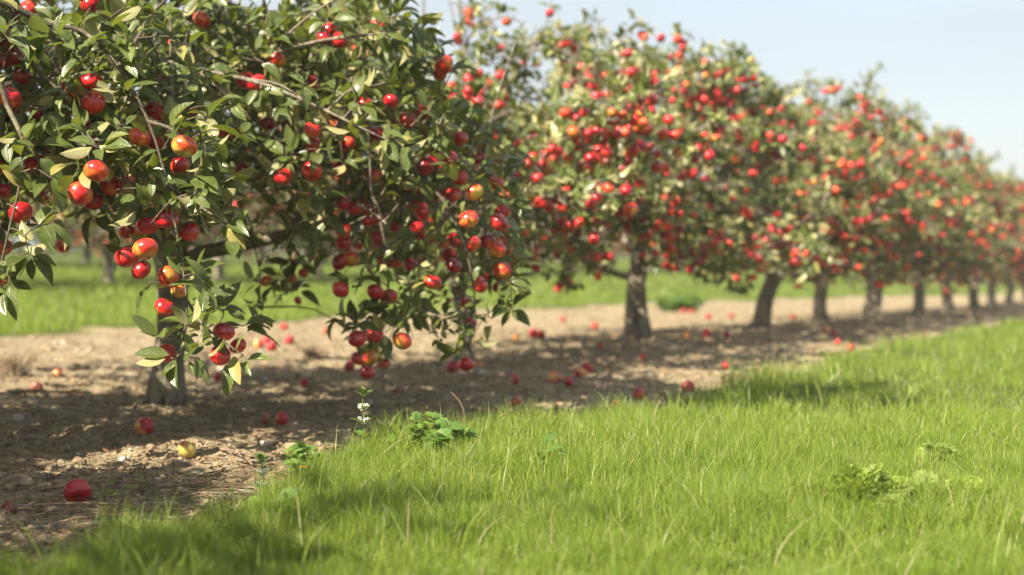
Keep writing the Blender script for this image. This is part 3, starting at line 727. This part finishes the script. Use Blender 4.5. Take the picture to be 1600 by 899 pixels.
limbs1 = [([T1top, a_(330, 330, 5.8), a_(420, 245, 5.6), a_(520, 215, 5.4), a_(610, 250, 5.25), a_(690, 310, 5.2), a_(730, 400, 5.15), a_(742, 480, 5.15), a_(733, 540, 5.15)], 0.024, 0.0025),
          ([a_(520, 215, 5.4), a_(580, 300, 5.25), a_(602, 390, 5.2), a_(605, 470, 5.2), a_(580, 520, 5.2)], 0.012, 0.003),
          ([a_(420, 245, 5.6), a_(470, 140, 5.5), a_(500, 60, 5.45), a_(560, -30, 5.4)], 0.016, 0.008),
          ([T1top, a_(270, 300, 5.7), a_(300, 190, 5.45), a_(330, 90, 5.3), a_(350, -20, 5.25)], 0.022, 0.006),
          ([a_(300, 190, 5.45), a_(260, 130, 5.3), a_(240, 90, 5.3)], 0.007, 0.003),
          ([np.array([-1.42, 5.85, 1.2]), np.array([-1.15, 5.5, 1.75]), np.array([-0.75, 4.9, 2.0]), np.array([-0.35, 4.4, 1.95]), np.array([0.0, 4.15, 1.85])], 0.02, 0.004),
          ([a_(690, 310, 5.2), a_(750, 350, 5.3), a_(790, 410, 5.4), a_(800, 470, 5.4)], 0.007, 0.002),
          ([a_(330, 330, 5.8), a_(380, 350, 5.6), a_(405, 420, 5.5), a_(402, 480, 5.5)], 0.007, 0.002),
          ([a_(610, 250, 5.25), a_(680, 180, 5.3), a_(740, 190, 5.4), a_(790, 240, 5.5)], 0.010, 0.003)]
S1 = [(402, 470, 5.5), (398, 440, 5.5), (590, 500, 5.2), (620, 500, 5.2), (606, 480, 5.2), (650, 490, 5.2), (690, 520, 5.15), (700, 500, 5.15), (770, 500, 5.2), (800, 488, 5.3), (780, 470, 5.3), (745, 530, 5.15), (715, 545, 5.15), (560, 510, 5.2),
      (640, 470, 5.2), (575, 480, 5.2), (700, 460, 5.2), (660, 440, 5.2), (720, 520, 5.15), (545, 440, 5.3), (570, 198, 5.3), (620, 20, 5.3), (650, 50, 5.3), (600, 60, 5.3), (670, 30, 5.3), (560, 30, 5.3), (640, 100, 5.3), (480, 60, 5.3), (465, 90, 5.3), (430, 250, 5.2)]
fill1 = poly_fill(370, [200, 330, 400, 470, 540, 620, 680, 760, 810], [-60, -60, -60, -60, -40, -40, 60, 190, 260], [340, 385, 392, 372, 440, 490, 505, 490, 440], 5.0, 5.9, rh)
fill1 = fill1 + [np.array([rh.uniform(-.85, .15), rh.uniform(3.95, 4.9), rh.uniform(1.72, 2.2)]) for _ in range(210)]
hero1 = make_hero(A1, limbs1, S1, fill1, 2, 45, ([520, 620, 700, 800], [150, 120, 200, 300], [480, 490, 480, 430], 5.1, 5.7))

def sunlit_gap(P):
    # crowns shaped for light: foliage left out along sun paths to fruit and grass
    out = np.zeros(len(P), bool)
    for Yt, x0, x1, z0, z1 in ((3.95, -1.62, -0.68, 0.25, 1.5), (5.15, -0.72, 0.08, 0.5, 1.45), (5.4, -1.45, -0.75, 0.8, 1.6)):
        t = (Yt - P[:, 1]) / -SUN[1]; hx = P[:, 0] - SUN[0] * t; hz = P[:, 2] - SUN[2] * t
        out |= (t > 0.45) & (hx > x0) & (hx < x1) & (hz > z0) & (hz < z1)
    gx = P[:, 0] - SUN[0] / SUN[2] * P[:, 2]; gy = P[:, 1] - SUN[1] / SUN[2] * P[:, 2]
    out |= (P[:, 2] > 0.6) & (gx > -0.65) & (gx < 0.7) & (gy > 3.6) & (gy < 4.9)
    return out & (np.sin(P[:, 0] * 31 + P[:, 2] * 47) < 0.75)
def keep0(P):
    px, py, dep = proj(P)
    ok = (dep < 0.3) | (px < -130) | ((P[:, 1] > 3.35) & ((px < -5) | (py < -5) | ((px < 75) & (py < 440)) | ((px < 330) & (py < 330))))
    return ok & ~(sunlit_gap(P) & ((px < 0) | (py < 0) | (dep < 0.3)))
def keep1(P):
    px, py, dep = proj(P)
    yb = np.interp(px, [-300, 100, 180, 395, 410, 440, 520, 560, 680, 700, 815, 830, 900], [330, 330, 392, 380, 380, 375, 375, 490, 505, 490, 470, 330, 200])
    yt = np.interp(px, [660, 690, 740, 830, 900], [-900, 60, 150, 190, 400])
    gap = ((px > 335) & (px < 480) & (py < 14)) | ((px > 205) & (px < 300) & (py < 22)&(py>-60))
    return (py < yb) & (py > yt) & ~gap & ~(sunlit_gap(P) & (py < 0))
def keepg(y0, xl=None):
    def f(P):
        px, py, dep = proj(P); ok = (py < y0)
        if xl: ok &= ~((py < 125) & (px < xl))
        return ok
    return f
def rowpos(i, dp=0.0): q = ROW0 + STEP * i + RN * dp; return q
apple_tree((-3.35, 1.15), 3.1, 2.1, 9, 'apple tree standing just outside the picture on the near left', 1, 40, 0, lambda P: ~((proj(P)[2] > 0.3) & (proj(P)[0] > -200)) & ~sunlit_gap(P), None, nl=10, low=0.6, density=0.55)
apple_tree((-2.64, 3.50), 3.15, 1.9, 10, 'nearest apple tree, trunk out of view, its sharp fruiting branch hanging in at upper left', 0, 120, 100, keep0, hero0, nl=10, low=0.5, density=0.9, trunk_r=0.08)
apple_tree(ROW0, 3.15, 2.0, 21, 'apple tree with a wide grey flared trunk standing behind the sharp hanging branch', 0, 150, 100, keep1, hero1, nl=10, low=0.45, trunk_r=0.068, lean=(0.02, 0), fork=0.72, density=0.6)
specs = [  # index, height, radius, label, extras
    (1, 2.42, 1.50, 'apple tree with a thin pale trunk seen behind the low cluster of hanging apples', dict(lean=(-0.04, 0.02), trunk_r=0.045, keep=keepg(452, 706))),
    (2, 2.10, 1.42, 'apple tree with a pale stem and a darker stem standing side by side', dict(twin=True, trunk_r=0.062)),
    (3, 2.18, 1.45, 'apple tree whose dark trunk leans right and is pale near the fork', dict(lean=(0.14, 0.0), trunk_r=0.08)),
    (4, 2.42, 1.45, 'apple tree with a slim pale sunlit trunk between two dark trunks', dict(trunk_r=0.075)),
    (5, 2.45, 1.42, 'apple tree with a straight thick dark trunk and loose shoots against the sky', dict(trunk_r=0.115)),
    (6, 2.28, 1.45, 'apple tree with a pale trunk, just past the thick dark one', dict(trunk_r=0.085)),
    (7, 2.32, 1.45, 'apple tree with a dark shaded trunk near the right end, beside a pale one', dict(trunk_r=0.09)),
    (8, 2.28, 1.45, 'apple tree with low dark crown near the right edge of the picture', dict(trunk_r=0.09)),
]
px_true = {1: 725, 2: 1000, 3: 1187, 4: 1283, 5: 1365, 6: 1435, 7: 1480, 8: 1522}
for i, H, R, lab, kw in specs:
    Y = ROW0[1] + STEP[1] * i; X = (px_true[i] - 800) / FPX * Y
    apple_tree((X, Y), H, R, 100 + i, lab, 1, 560, 100 if i < 6 else 70, kw.pop('keep', keepg(462)), None, nl=9, low=0.42 if i > 1 else 0.4, shoots=30, density=0.85 if i < 4 else 0.75, **kw)

# ------------------------------------------------------------------ trees further off: three grown trees, copied with their parts
def copy_tree(root, name, loc, rz, s, label, group):
    r = root.copy(); col.objects.link(r); r.location = loc; r.rotation_euler = (0, 0, rz); r.scale = (s, s, s)
    r['label'] = label; r['group'] = group
    for ch in root.children:
        c = ch.copy(); col.objects.link(c); c.parent = r
    return r
far = []; used = [False] * 3
FAR_LABEL = 'small blurred apple tree at the far end of the front row, by the right edge'
BACK_LABEL = 'blurred apple tree in the row beyond the far strip of grass'
DEEP_LABEL = 'faint apple tree deep in the orchard, behind the second row'
for k in range(3):
    q = rowpos(9 + k, 0.0)
    far.append(apple_tree(q, 2.3, 1.45, 300 + k, FAR_LABEL, 1, 480, 0, None, None, nl=8, low=0.45, shoots=24, density=0.7, group='far trees of the front row', trunk_r=0.085))
rf = random.Random(4)
for i in range(12, 20):
    q = rowpos(i); copy_tree(far[i % 3], 'apple_tree', (q[0], q[1], float(g0(*q))), rf.uniform(0, 6.28), rf.uniform(0.92, 1.05), FAR_LABEL, 'far trees of the front row')
def row_of(dp, lab, grp, s0, s1, step=2.7, ext=40):
    for j in range(-10, ext):
        q = ROW0 + RD * (j * step + rf.uniform(-.2, .2)) + RN * dp
        if q[1] < 3: continue
        px = 800 + FPX * q[0] / q[1]
        if -260 < px < 1700: copy_tree(far[rf.randrange(3)], 'apple_tree', (q[0], q[1], float(g0(*q))), rf.uniform(0, 6.28), rf.uniform(s0, s1), lab, grp)
row_of(-10.2, BACK_LABEL, 'apple trees of the second row', 0.88, 1.0, ext=15)
row_of(-15.4, DEEP_LABEL, 'apple trees deep in the orchard', 0.9, 1.05, ext=15)

# far-off wood closing the view beyond the orchard
mb = MB(); n = 60000; tt = rng.uniform(-45, 75, n); pp = -25 - rng.random(n) * 3.5; q = ROW0[None] + np.outer(tt, RD) + np.outer(pp, RN)
hh = 3.0 + 0.9 * np.sin(tt * 0.9) * np.sin(tt * 0.37 + 1) + 0.5 * np.sin(tt * 2.3); zz = rng.random(n) ** 0.8 * hh
dd = rng.normal(0, 1, (n, 3)); leaves(mb, np.stack([q[:, 0], q[:, 1], g0(q[:, 0], q[:, 1]) + zz], 1), dd, rng.normal(0, 1, (n, 3)) + [0, 0, .8], rng.uniform(.18, .34, n), rng.uniform(.10, .18, n), rng.random(n) * .9, 2, .3, .3)
tag(link('far_wood', mb.mesh('far_wood'), M['leaf']), 'dark band of distant trees closing the view behind the orchard', 'wood', None, 'stuff')

# late-summer haze filling the whole orchard
V = np.array([(x, y, z) for x in (-70, 120) for y in (-70, 160) for z in (-2.4, 6.2)], float); mb = MB()
mb.add(V, [(0, 1, 3, 2), (4, 6, 7, 5), (0, 4, 5, 1), (2, 3, 7, 6), (0, 2, 6, 4), (1, 5, 7, 3)])
hz = link('haze', mb.mesh('haze', smooth=False)); tag(hz, 'thin pale haze softening the far trees', 'haze', None, 'stuff')
hm = bpy.data.materials.new('haze'); hm.use_nodes = True; hm.node_tree.nodes.clear(); ho = hm.node_tree.nodes.new('ShaderNodeOutputMaterial')
hv = hm.node_tree.nodes.new('ShaderNodeVolumePrincipled'); hv.inputs['Color'].default_value = (0.95, 0.95, 0.92, 1); hv.inputs['Density'].default_value = 0.0014; hv.inputs['Anisotropy'].default_value = 0.0
hm.node_tree.links.new(hv.outputs[0], ho.inputs['Volume']); hz.data.materials.append(hm)

# ------------------------------------------------------------------ fallen apples
G_ = 'fallen apples on the bare soil'
fallen = [
    (120, 786, 43, 'apple_red', 'large glossy red apple lying on the dry stems nearest the grass'),
    (225, 684, 30, 'apple_mixed', 'red and orange fallen apple on the soil in front of the wide grey trunk'),
    (292, 718, 30, 'apple_yellow', 'pale yellow-green fallen apple with a red top'),
    (14, 800, 24, 'apple_rotten', 'shrivelled brown rotten apple among the dry stems'),
    (58, 614, 20, 'apple_rotten', 'dull brown fallen apple left of the wide grey trunk, beside a long stick'),
    (90, 588, 16, 'apple_mixed', 'faded orange fallen apple far left, behind the long stick'),
    (404, 547, 17, 'apple_yellow', 'yellow fallen apple beside a group of red ones right of the wide trunk'),
    (416, 538, 17, 'apple_red', None), (425, 550, 18, 'apple_red', None), (453, 540, 18, 'apple_mixed', None), (444, 517, 14, 'apple_red', None), (508, 522, 11, 'apple_mixed', None),
    (475, 607, 15, 'apple_red', 'dark red fallen apple alone on the soil below the hanging branch gap'),
    (546, 580, 19, 'apple_red', 'red fallen apple half hidden behind the low hanging cluster'), (707, 580, 19, 'apple_red', 'pale red fallen apple just left of a lone hanging apple'), (750, 575, 14, 'apple_mixed', None),
    (833, 528, 16, 'apple_red', None), (845, 528, 17, 'apple_red', None), (806, 534, 13, 'apple_mixed', None), (804, 604, 17, 'apple_mixed', 'orange fallen apple standing by a thin upright stick'), (806, 634, 12, 'apple_mixed', None),
    (866, 600, 26, 'apple_mixed', 'leftmost of the cluster of four apples fallen near the grass edge'), (889, 603, 17, 'apple_red', 'small dark apple second in the cluster of four near the grass edge'), (907, 594, 19, 'apple_mixed', 'pale pink apple in the cluster of four near the grass edge'),
    (917, 585, 19, 'apple_red', 'dark red apple at the back of the cluster of four near the grass edge'),
    (929, 514, 15, 'apple_red', None), (1075, 612, 22, 'apple_red', 'dark red fallen apple touching the grass edge'), (999, 628, 20, 'apple_red', 'red fallen apple on soil just short of the grass edge'), (961, 644, 13, 'apple_mixed', None),
    (1134, 582, 14, 'apple_red', 'small red fallen apple in shade near the grass edge'), (1105, 529, 15, 'apple_red', None), (1135, 530, 13, 'apple_red', None), (1071, 529, 15, 'apple_mixed', None), (1068, 492, 12, 'apple_red', None), (1081, 491, 12, 'apple_red', None),
    (1107, 501, 11, 'apple_red', None), (1144, 499, 10, 'apple_red', None), (1329, 550, 15, 'apple_red', 'bright red fallen apple at the grass edge far right'), (1290, 521, 11, 'apple_mixed', None), (1304, 526, 12, 'apple_red', None), (1310, 540, 11, 'apple_red', None),
    (690, 712, 20, 'apple_red', 'red apple almost hidden in the leafy weeds at the grass edge'), (415, 670, 12, 'apple_rotten', None), (440, 672, 12, 'apple_mixed', None), (625, 618, 13, 'apple_rotten', None), (560, 545, 12, 'apple_red', None),
    (940, 548, 11, 'apple_mixed', None), (880, 505, 10, 'apple_red', None), (340, 598, 13, 'apple_mixed', None), (1240, 500, 10, 'apple_red', None), (1005, 565, 10, 'apple_red', None)]
FM = {}
for mk in ('apple_red', 'apple_mixed', 'apple_yellow', 'apple_rotten'):
    for q in range(2):
        me = apple_mesh(AG[q * 2], 'fallen_apple'); me.materials.append(M[mk]); FM[mk, q] = me
rf = random.Random(8)
for k, (px, py, d, mk, lab) in enumerate(fallen):
    q = on_ground(px, py); r = min(max(0.5 * d / FPX * q[1], 0.024), 0.037)
    o = bpy.data.objects.new('fallen_apple', FM[mk, k % 2]); col.objects.link(o); o.scale = (r, r, r * (0.75 if mk == 'apple_rotten' else 1))
    o.location = (q[0], q[1], float(ground_z(q[0], q[1])) + r * 0.80)
    o.rotation_euler = (rf.uniform(1.0, 2.1) * rf.choice([-1, 1]), rf.uniform(-.4, .4), rf.uniform(0, 6.28))
    if k == 0: o.rotation_euler = (radians(118), radians(10), radians(25))
    if k == 2: o.rotation_euler = (radians(20), radians(-40), radians(160))
    tag(o, lab or 'small blurred fallen apple on the bare soil under the front row', 'apple', G_)

# ------------------------------------------------------------------ weeds
def serrate(mb, pos, d, nup, L, W, rnd, rng, n=9):
    """one toothed nettle-like leaf"""
    d = nrm(np.array([d]))[0]; nup = nup - d * np.dot(nup, d); nup = nup / np.linalg.norm(nup); s = np.cross(d, nup)
    V = []; loc = []
    for i in range(n + 1):
        t = i / n; pr = 0.5 * (math.sin(pi * t ** 0.72) ** 0.85 if 0 < t < 1 else 0.02) * (1.0 if i % 2 else 0.84)
        c = pos + d * L * (t - 0.06 * t * t) - nup * 0.22 * L * t * t; e = W * pr
        V += [c - s * e + nup * e * 0.25 + d * 0.02 * L * (i % 2), c, c + s * e + nup * e * 0.25 + d * 0.02 * L * (i % 2)]; loc += [(-pr * 2, t, 0), (0, t, 0), (pr * 2, t, 0)]
    F = []
    for i in range(n): a = 3 * i; F += [(a, a + 1, a + 4, a + 3), (a + 1, a + 2, a + 5, a + 4)]
    mb.add(np.array(V), F, rnd=rnd, loc=np.array(loc))
def nettle(px, py, h, label, seed, flowers=2, pairs=5, Lf=0.05):
    rng = np.random.default_rng(seed); b = on_ground(px, py); root = empty('dead_nettle', b, label, 'weed', 'white dead nettles at the grass edge')
    st = MB(); P = bez([b - [0, 0, .02], b + [0.006, 0, h * 0.5], b + [0.0, 0.0, h]], 10); tube(st, P, np.linspace(0.0026, 0.0016, len(P)), 6); link('stem', st.mesh('stem'), M['green_stem'], root)
    lf = MB(); fl = MB()
    for k in range(pairs):
        u = 0.12 + 0.83 * k / (pairs - 1); p = b + [0.004, 0, h * u]; a = k * pi / 2 + 0.62; sz = Lf * (1.2 - 0.35 * u) * rng.uniform(.9, 1.1)
        for s_ in (0, pi):
            d = np.array([cos(a + s_), sin(a + s_), 0.35 + 0.5 * u]); serrate(lf, p, d, np.array([0, 0, 1.0]), sz, sz * 0.62, rng.uniform(0.3, 0.9), rng)
        if k >= pairs - 1 - flowers and k < pairs - 1 + 0:
            for q in range(13):
                aa = q * 0.7 + rng.uniform(0, .3); dd = np.array([cos(aa), sin(aa), 0.5]); c = p + dd * rng.uniform(.002, .007) + [0, 0, rng.uniform(-.005, .007)]
                V, F = blob(1, rng, 0.6, 6, 4); fl.add(V * [0.0042, 0.0035, 0.0042] + c + dd * 0.003, F); 
                tube(fl, [c, c + dd * 0.006, c + dd * 0.009 + [0, 0, 0.004], c + dd * 0.012 + [0, 0, 0.001]], [0.0014, 0.002, 0.0032, 0.002], 6)
    for q in range(4):                                              # crown tuft
        a = q * pi / 2; serrate(lf, b + [0, 0, h], np.array([cos(a), sin(a), 1.6]), np.array([-cos(a), -sin(a), 0.6]), Lf * 0.55, Lf * 0.34, rng.uniform(.6, 1), rng)
    link('leaves', lf.mesh('leaves'), M['weed'], root)
    if fl.n: link('flowers', fl.mesh('flowers'), M['petal'], root)
nettle(566, 728, 0.185, 'tall white dead nettle standing alone above the grass edge', 1, 2, 5, 0.048)
nettle(408, 806, 0.115, 'short white dead nettle at the grass edge, left of the yellow flower', 2, 2, 4, 0.045)
def leafy_weed(name, px, py, R, h, n, label, cat, seed, Lf=0.05, material='weed', group=None, stems=9, wr=0.75):
    rng = np.random.default_rng(seed); b = on_ground(px, py); root = empty(name, b, label, cat, group); st = MB(); lf = MB()
    for k in range(stems):
        a = rng.uniform(0, 6.28); rr = R * math.sqrt(rng.random()); t = b + [rr * cos(a), rr * sin(a) * 0.7, h * rng.uniform(0.35, 1.15) * (1.1 - 0.5 * rr / R)]
        bb = b + [rr * cos(a) * .5, rr * sin(a) * .4, -0.01]; P = bez([bb, (bb + t) / 2 + [0, 0, 0.01], t], 6); tube(st, P, np.linspace(0.0018, 0.001, len(P)), 5)
        for q in range(max(2, n // stems)):
            u = rng.uniform(0.3, 1); p = P[int(u * (len(P) - 1))]; an = rng.uniform(0, 6.28); d = np.array([cos(an), sin(an), rng.uniform(-0.2, 1.0)]); sz = Lf * rng.uniform(.6, 1.2)
            serrate(lf, p, d, np.array([0, -0.25, 1.0]) + rng.normal(0, .4, 3), sz, sz * wr, rng.random(), rng, 7)
    link('stems', st.mesh('stems'), M['green_stem'], root); link('leaves', lf.mesh('leaves'), M[material], root)
leafy_weed('leafy_weed', 665, 728, 0.13, 0.15, 170, 'clump of broad toothed leaves at the edge of the grass', 'weed', 5, 0.048)
leafy_weed('leafy_weed', 500, 752, 0.13, 0.10, 90, 'low dark toothed weed beside the tall dead nettle', 'weed', 6, 0.045)
leafy_weed('leafy_weed', 855, 752, 0.05, 0.115, 9, 'small weed of a few pale pointed leaves in the grass', 'weed', 7, 0.060, stems=3, wr=0.38)
leafy_weed('leafy_weed', 440, 830, 0.09, 0.06, 26, 'soft grey-green lobed weed below the yellow flower', 'weed', 9, 0.05)
leafy_weed('low_bush', 1062, 488, 0.42, 0.30, 900, 'low rounded green bush behind the trunks', 'bush', 8, 0.07, stems=60)
# thin seedling with bronze leaves beside the red apple
def seedling(px, py, h, seed, label, nleaf):
    rng = np.random.default_rng(seed); b = on_ground(px, py); root = empty('seedling', b, label, 'seedling'); st = MB(); lf = MB()
    for k in range(3):
        t = b + [rng.normal(0.01, .03), rng.normal(0, .02), h * (1 - 0.25 * k)]; P = bez([b - [0, 0, .01], (b + t) / 2 + rng.normal(0, .008, 3), t], 8); tube(st, P, np.linspace(.0015, .0007, len(P)), 5)
        for q in range(nleaf):
            p = P[rng.integers(2, len(P))]; a = rng.uniform(0, 6.28); d = np.array([[cos(a), sin(a), rng.uniform(-.2, .5)]])
            leaves(lf, p[None] + d * 0.006, d, np.array([[rng.normal(0, .4), -0.5, 1.0]]), np.array([rng.uniform(.018, .03)]), np.array([rng.uniform(.015, .021)]), np.array([rng.random()]), 5, 0.2, 0.2)
    link('stem', st.mesh('stem'), M['red_stem'], root); link('leaves', lf.mesh('leaves'), M['bronze_leaf'], root)
seedling(160, 792, 0.115, 3, 'thin seedling with a few bronze-green leaves beside the large red apple', 4)
seedling(222, 780, 0.10, 4, 'wiry dry seedling with tiny leaves right of the large red apple', 2)
# yellow flower
def flower(px, py, label):
    rng = np.random.default_rng(3); b = on_ground(px, py); root = empty('yellow_flower', b, label, 'flower'); st = MB(); h = 0.085; tube(st, bez([b, b + [0.005, 0, h / 2], b + [0, 0, h]], 6), [0.0014] * len(bez([b, b + [0.005, 0, h / 2], b + [0, 0, h]], 6)), 5); link('stem', st.mesh('stem'), M['green_stem'], root)
    f = MB(); n = 22; a = np.arange(n) * 2 * pi / n; d = np.stack([np.cos(a), np.sin(a), np.full(n, 0.35) + 0.2 * (np.arange(n) % 2)], 1)
    leaves(f, np.repeat((b + [0, 0, h])[None], n, 0), d, np.tile([[0, 0, 1.0]], (n, 1)), np.full(n, .013), np.full(n, .004), np.full(n, .5), 3); link('petals', f.mesh('petals'), M['yellow_petal'], root)
flower(476, 798, 'small yellow flower opening in the grass beside the short dead nettle')
# feathery weeds (finely cut leaves)
def fern(px, py, R, h, nf, label, seed):
    rng = np.random.default_rng(seed); b = on_ground(px, py); root = empty('feathery_weed', b, label, 'weed', 'feathery weeds in the grass'); lf = MB(); st = MB()
    P = []; D = []; U = []; L = []
    for k in range(nf):
        roll = rng.uniform(-1.1, 1.1); a = rng.uniform(0, 6.28); l = rng.uniform(.15, 1) * R; t = b + [l * cos(a), l * sin(a), h * rng.uniform(.55, 1.5) * (1.15 - 0.6 * l / R)]
        C = bez([b + rng.normal(0, .012, 3) * [1, 1, 0], (b + t) / 2 + [0, 0, h * .25], t], 14); tube(st, C, np.linspace(.0013, .0005, len(C)), 4)
        for i in range(3, len(C)):
            tan = nrm((C[min(i + 1, len(C) - 1)] - C[i - 1])[None])[0]; sd_ = nrm(np.cross(tan, [0, 0, 1.0])[None])[0]; sd_ = nrm((sd_ * cos(roll) + np.cross(sd_, tan) * sin(roll))[None])[0]
            pl = 0.030 * math.sin(pi * (i / len(C)) ** .8) + 0.01
            for sg in (-1, 1):
                dd = nrm((sd_ * sg + tan * 0.6)[None])[0]
                for q in range(4):
                    for s2 in (-1, 1):
                        P.append(C[i] + dd * pl * (q + .6) / 4); D.append(dd + np.cross(dd, [0, 0, 1.0]) * s2 * 0.8 + rng.normal(0, .1, 3)); U.append(np.cross(tan, sd_) * (-1 if roll > 0 else 1) + rng.normal(0, .35, 3)); L.append(pl * .42)
    P, D, U, L = map(np.array, (P, D, U, L)); leaves(lf, P, D, U, L, L * .38, np.clip(rng.normal(.5, .2, len(P)), 0, 1), 2, .1, .2)
    link('stems', st.mesh('stems'), M['green_stem'], root); link('leaves', lf.mesh('leaves'), M['fern'], root)
fern(1345, 812, 0.15, 0.078, 36, 'largest feathery weed clump standing in the bright grass', 1)
fern(1425, 808, 0.11, 0.055, 16, 'flatter feathery weed just right of the largest clump', 4)
fern(1510, 814, 0.08, 0.055, 12, 'small feathery weed clump near the right edge', 2)
fern(1180, 824, 0.10, 0.04, 8, 'low feathery weed spreading left of the largest clump', 3)
fern(1470, 752, 0.08, 0.06, 6, 'thin feathery sprig standing behind the other feathery weeds', 5)
# dry brown tuft, far left
def dry_tuft(px, py, R, h, n, label, seed):
    rng = np.random.default_rng(seed); b = on_ground(px, py); mb = MB()
    for k in range(n):
        a = rng.uniform(0, 6.28); t = b + [R * cos(a) * rng.random(), R * sin(a) * rng.random(), h * rng.uniform(.4, 1)]; bb = b + rng.normal(0, R * .3, 3) * [1, 1, 0]
        P = bez([bb, (bb + t) / 2 + rng.normal(0, .01, 3), t], 5); tube(mb, P, np.linspace(.003, .0015, len(P)), 4)
    o = link('dry_tuft', mb.mesh('dry_tuft', origin=b), M['straw'], loc=b); tag(o, label, 'dead plant')
dry_tuft(25, 588, 0.12, 0.13, 140, 'dry brown tuft of dead stems at the far left of the soil', 1)
dry_tuft(488, 560, 0.12, 0.08, 60, 'wispy pale dead tuft on the soil right of the fallen red apples', 2)
# sticks
def stick(pts, r, label, seed, upright=False, forks=()):
    rng = np.random.default_rng(seed); W = []
    for (px, py, dz) in pts: q = on_ground(px, py); W.append(q + [0, 0, dz])
    mb = MB(); P = bez(W, 14); tube(mb, P, np.linspace(r, r * .5, len(P)), 7, .1, rng)
    for (i, v, rr) in forks: tube(mb, bez([P[i], P[i] + np.array(v) * .5 + rng.normal(0, .01, 3), P[i] + np.array(v)], 6), np.linspace(rr, rr * .4, len(bez([P[i], P[i] + np.array(v) * .5, P[i] + np.array(v)], 6))), 5)
    b = W[0]; o = link('stick', mb.mesh('stick', origin=b), M['straw'], loc=b); tag(o, label, 'stick', 'fallen sticks')
stick([(-10, 618, .012), (60, 620, .02), (140, 616, .014)], 0.013, 'long dead stick lying across the soil at the far left', 1)
stick([(780, 664, .01), (812, 652, .04), (850, 640, .05)], 0.007, 'pale forked stick on the soil near the grass edge', 2, forks=((8, (0.03, -.02, -.05), .005), (12, (.07, 0, .02), .005)))
stick([(330, 705, .006), (370, 722, .02), (395, 740, .02)], 0.005, 'short broken stick right of the yellow-green fallen apple', 3)
stick([(728, 700, 0.0), (722, 700, .12), (690, 700, .20)], 0.0022, 'thin dark upright stalk rising from the leafy weeds', 4)
stick([(803, 620, 0.0), (801, 619, .05), (799, 618, .11)], 0.006, 'thin upright peg beside an orange fallen apple', 5)
stick([(60, 775, .02), (160, 770, .03), (260, 780, .02), (330, 770, .02)], 0.005, 'long bent stem lying behind the large red apple', 6)
stick([(30, 806, .02), (150, 800, .018), (250, 812, .02)], 0.0035, 'thin bark-brown stem lying in front of the large red apple', 7)
# fallen leaves: uncountable litter
mb = MB(); x, y = soil_points(18000, 2.4, 26); n = len(x); a = rng.uniform(0, 6.28, n)
leaves(mb, np.stack([x, y, ground_z(x, y) + 0.006], 1), np.stack([np.cos(a), np.sin(a), rng.normal(0, .25, n)], 1), np.stack([rng.normal(0, .4, n), rng.normal(0, .4, n), np.ones(n)], 1), rng.uniform(.01, .034, n), rng.uniform(.006, .017, n), rng.random(n), 3, rng.uniform(-.5, .6, n), rng.uniform(-.3, .7, n))
tag(link('leaf_litter', mb.mesh('leaf_litter'), M['dead_leaf']), 'curled dry leaves scattered over the bare soil', 'leaves', None, 'stuff')
# bigger pale flints
pale = [(345, 636, 16, 'pale flint lying right of the wide grey trunk'), (287, 705 - 55, 10, None), (700, 690, 14, None), (768, 683, 16, 'bluish white flint at the grass edge'), (515, 575, 12, None), (905, 560, 10, None), (790, 566, 16, 'white flat flint in the sunlit soil'), (120, 575, 14, None),
        (100, 600, 12, None), (790, 560, 10, None), (640, 600, 12, None), (455, 655, 13, None), (1035, 590, 12, None), (1050, 500, 11, None), (895, 545, 10, None), (970, 555, 12, None), (1065, 560, 10, None), (540, 660, 12, None), (190, 610, 13, None)]
for k, (px, py, d, lab) in enumerate(pale):
    q = on_ground(px, py); r = .5 * d / FPX * q[1]; V, F = blob(1, rng, .5, 9, 6); m_ = MB(); m_.add(V * r, F, rnd=0.62 + 0.25 * rng.random())
    o = link('flint', m_.mesh('flint'), M['stone'], loc=q + [0, 0, r * .2]); tag(o, lab or 'small pale flint on the bare soil', 'stone', 'pale flints on the soil')
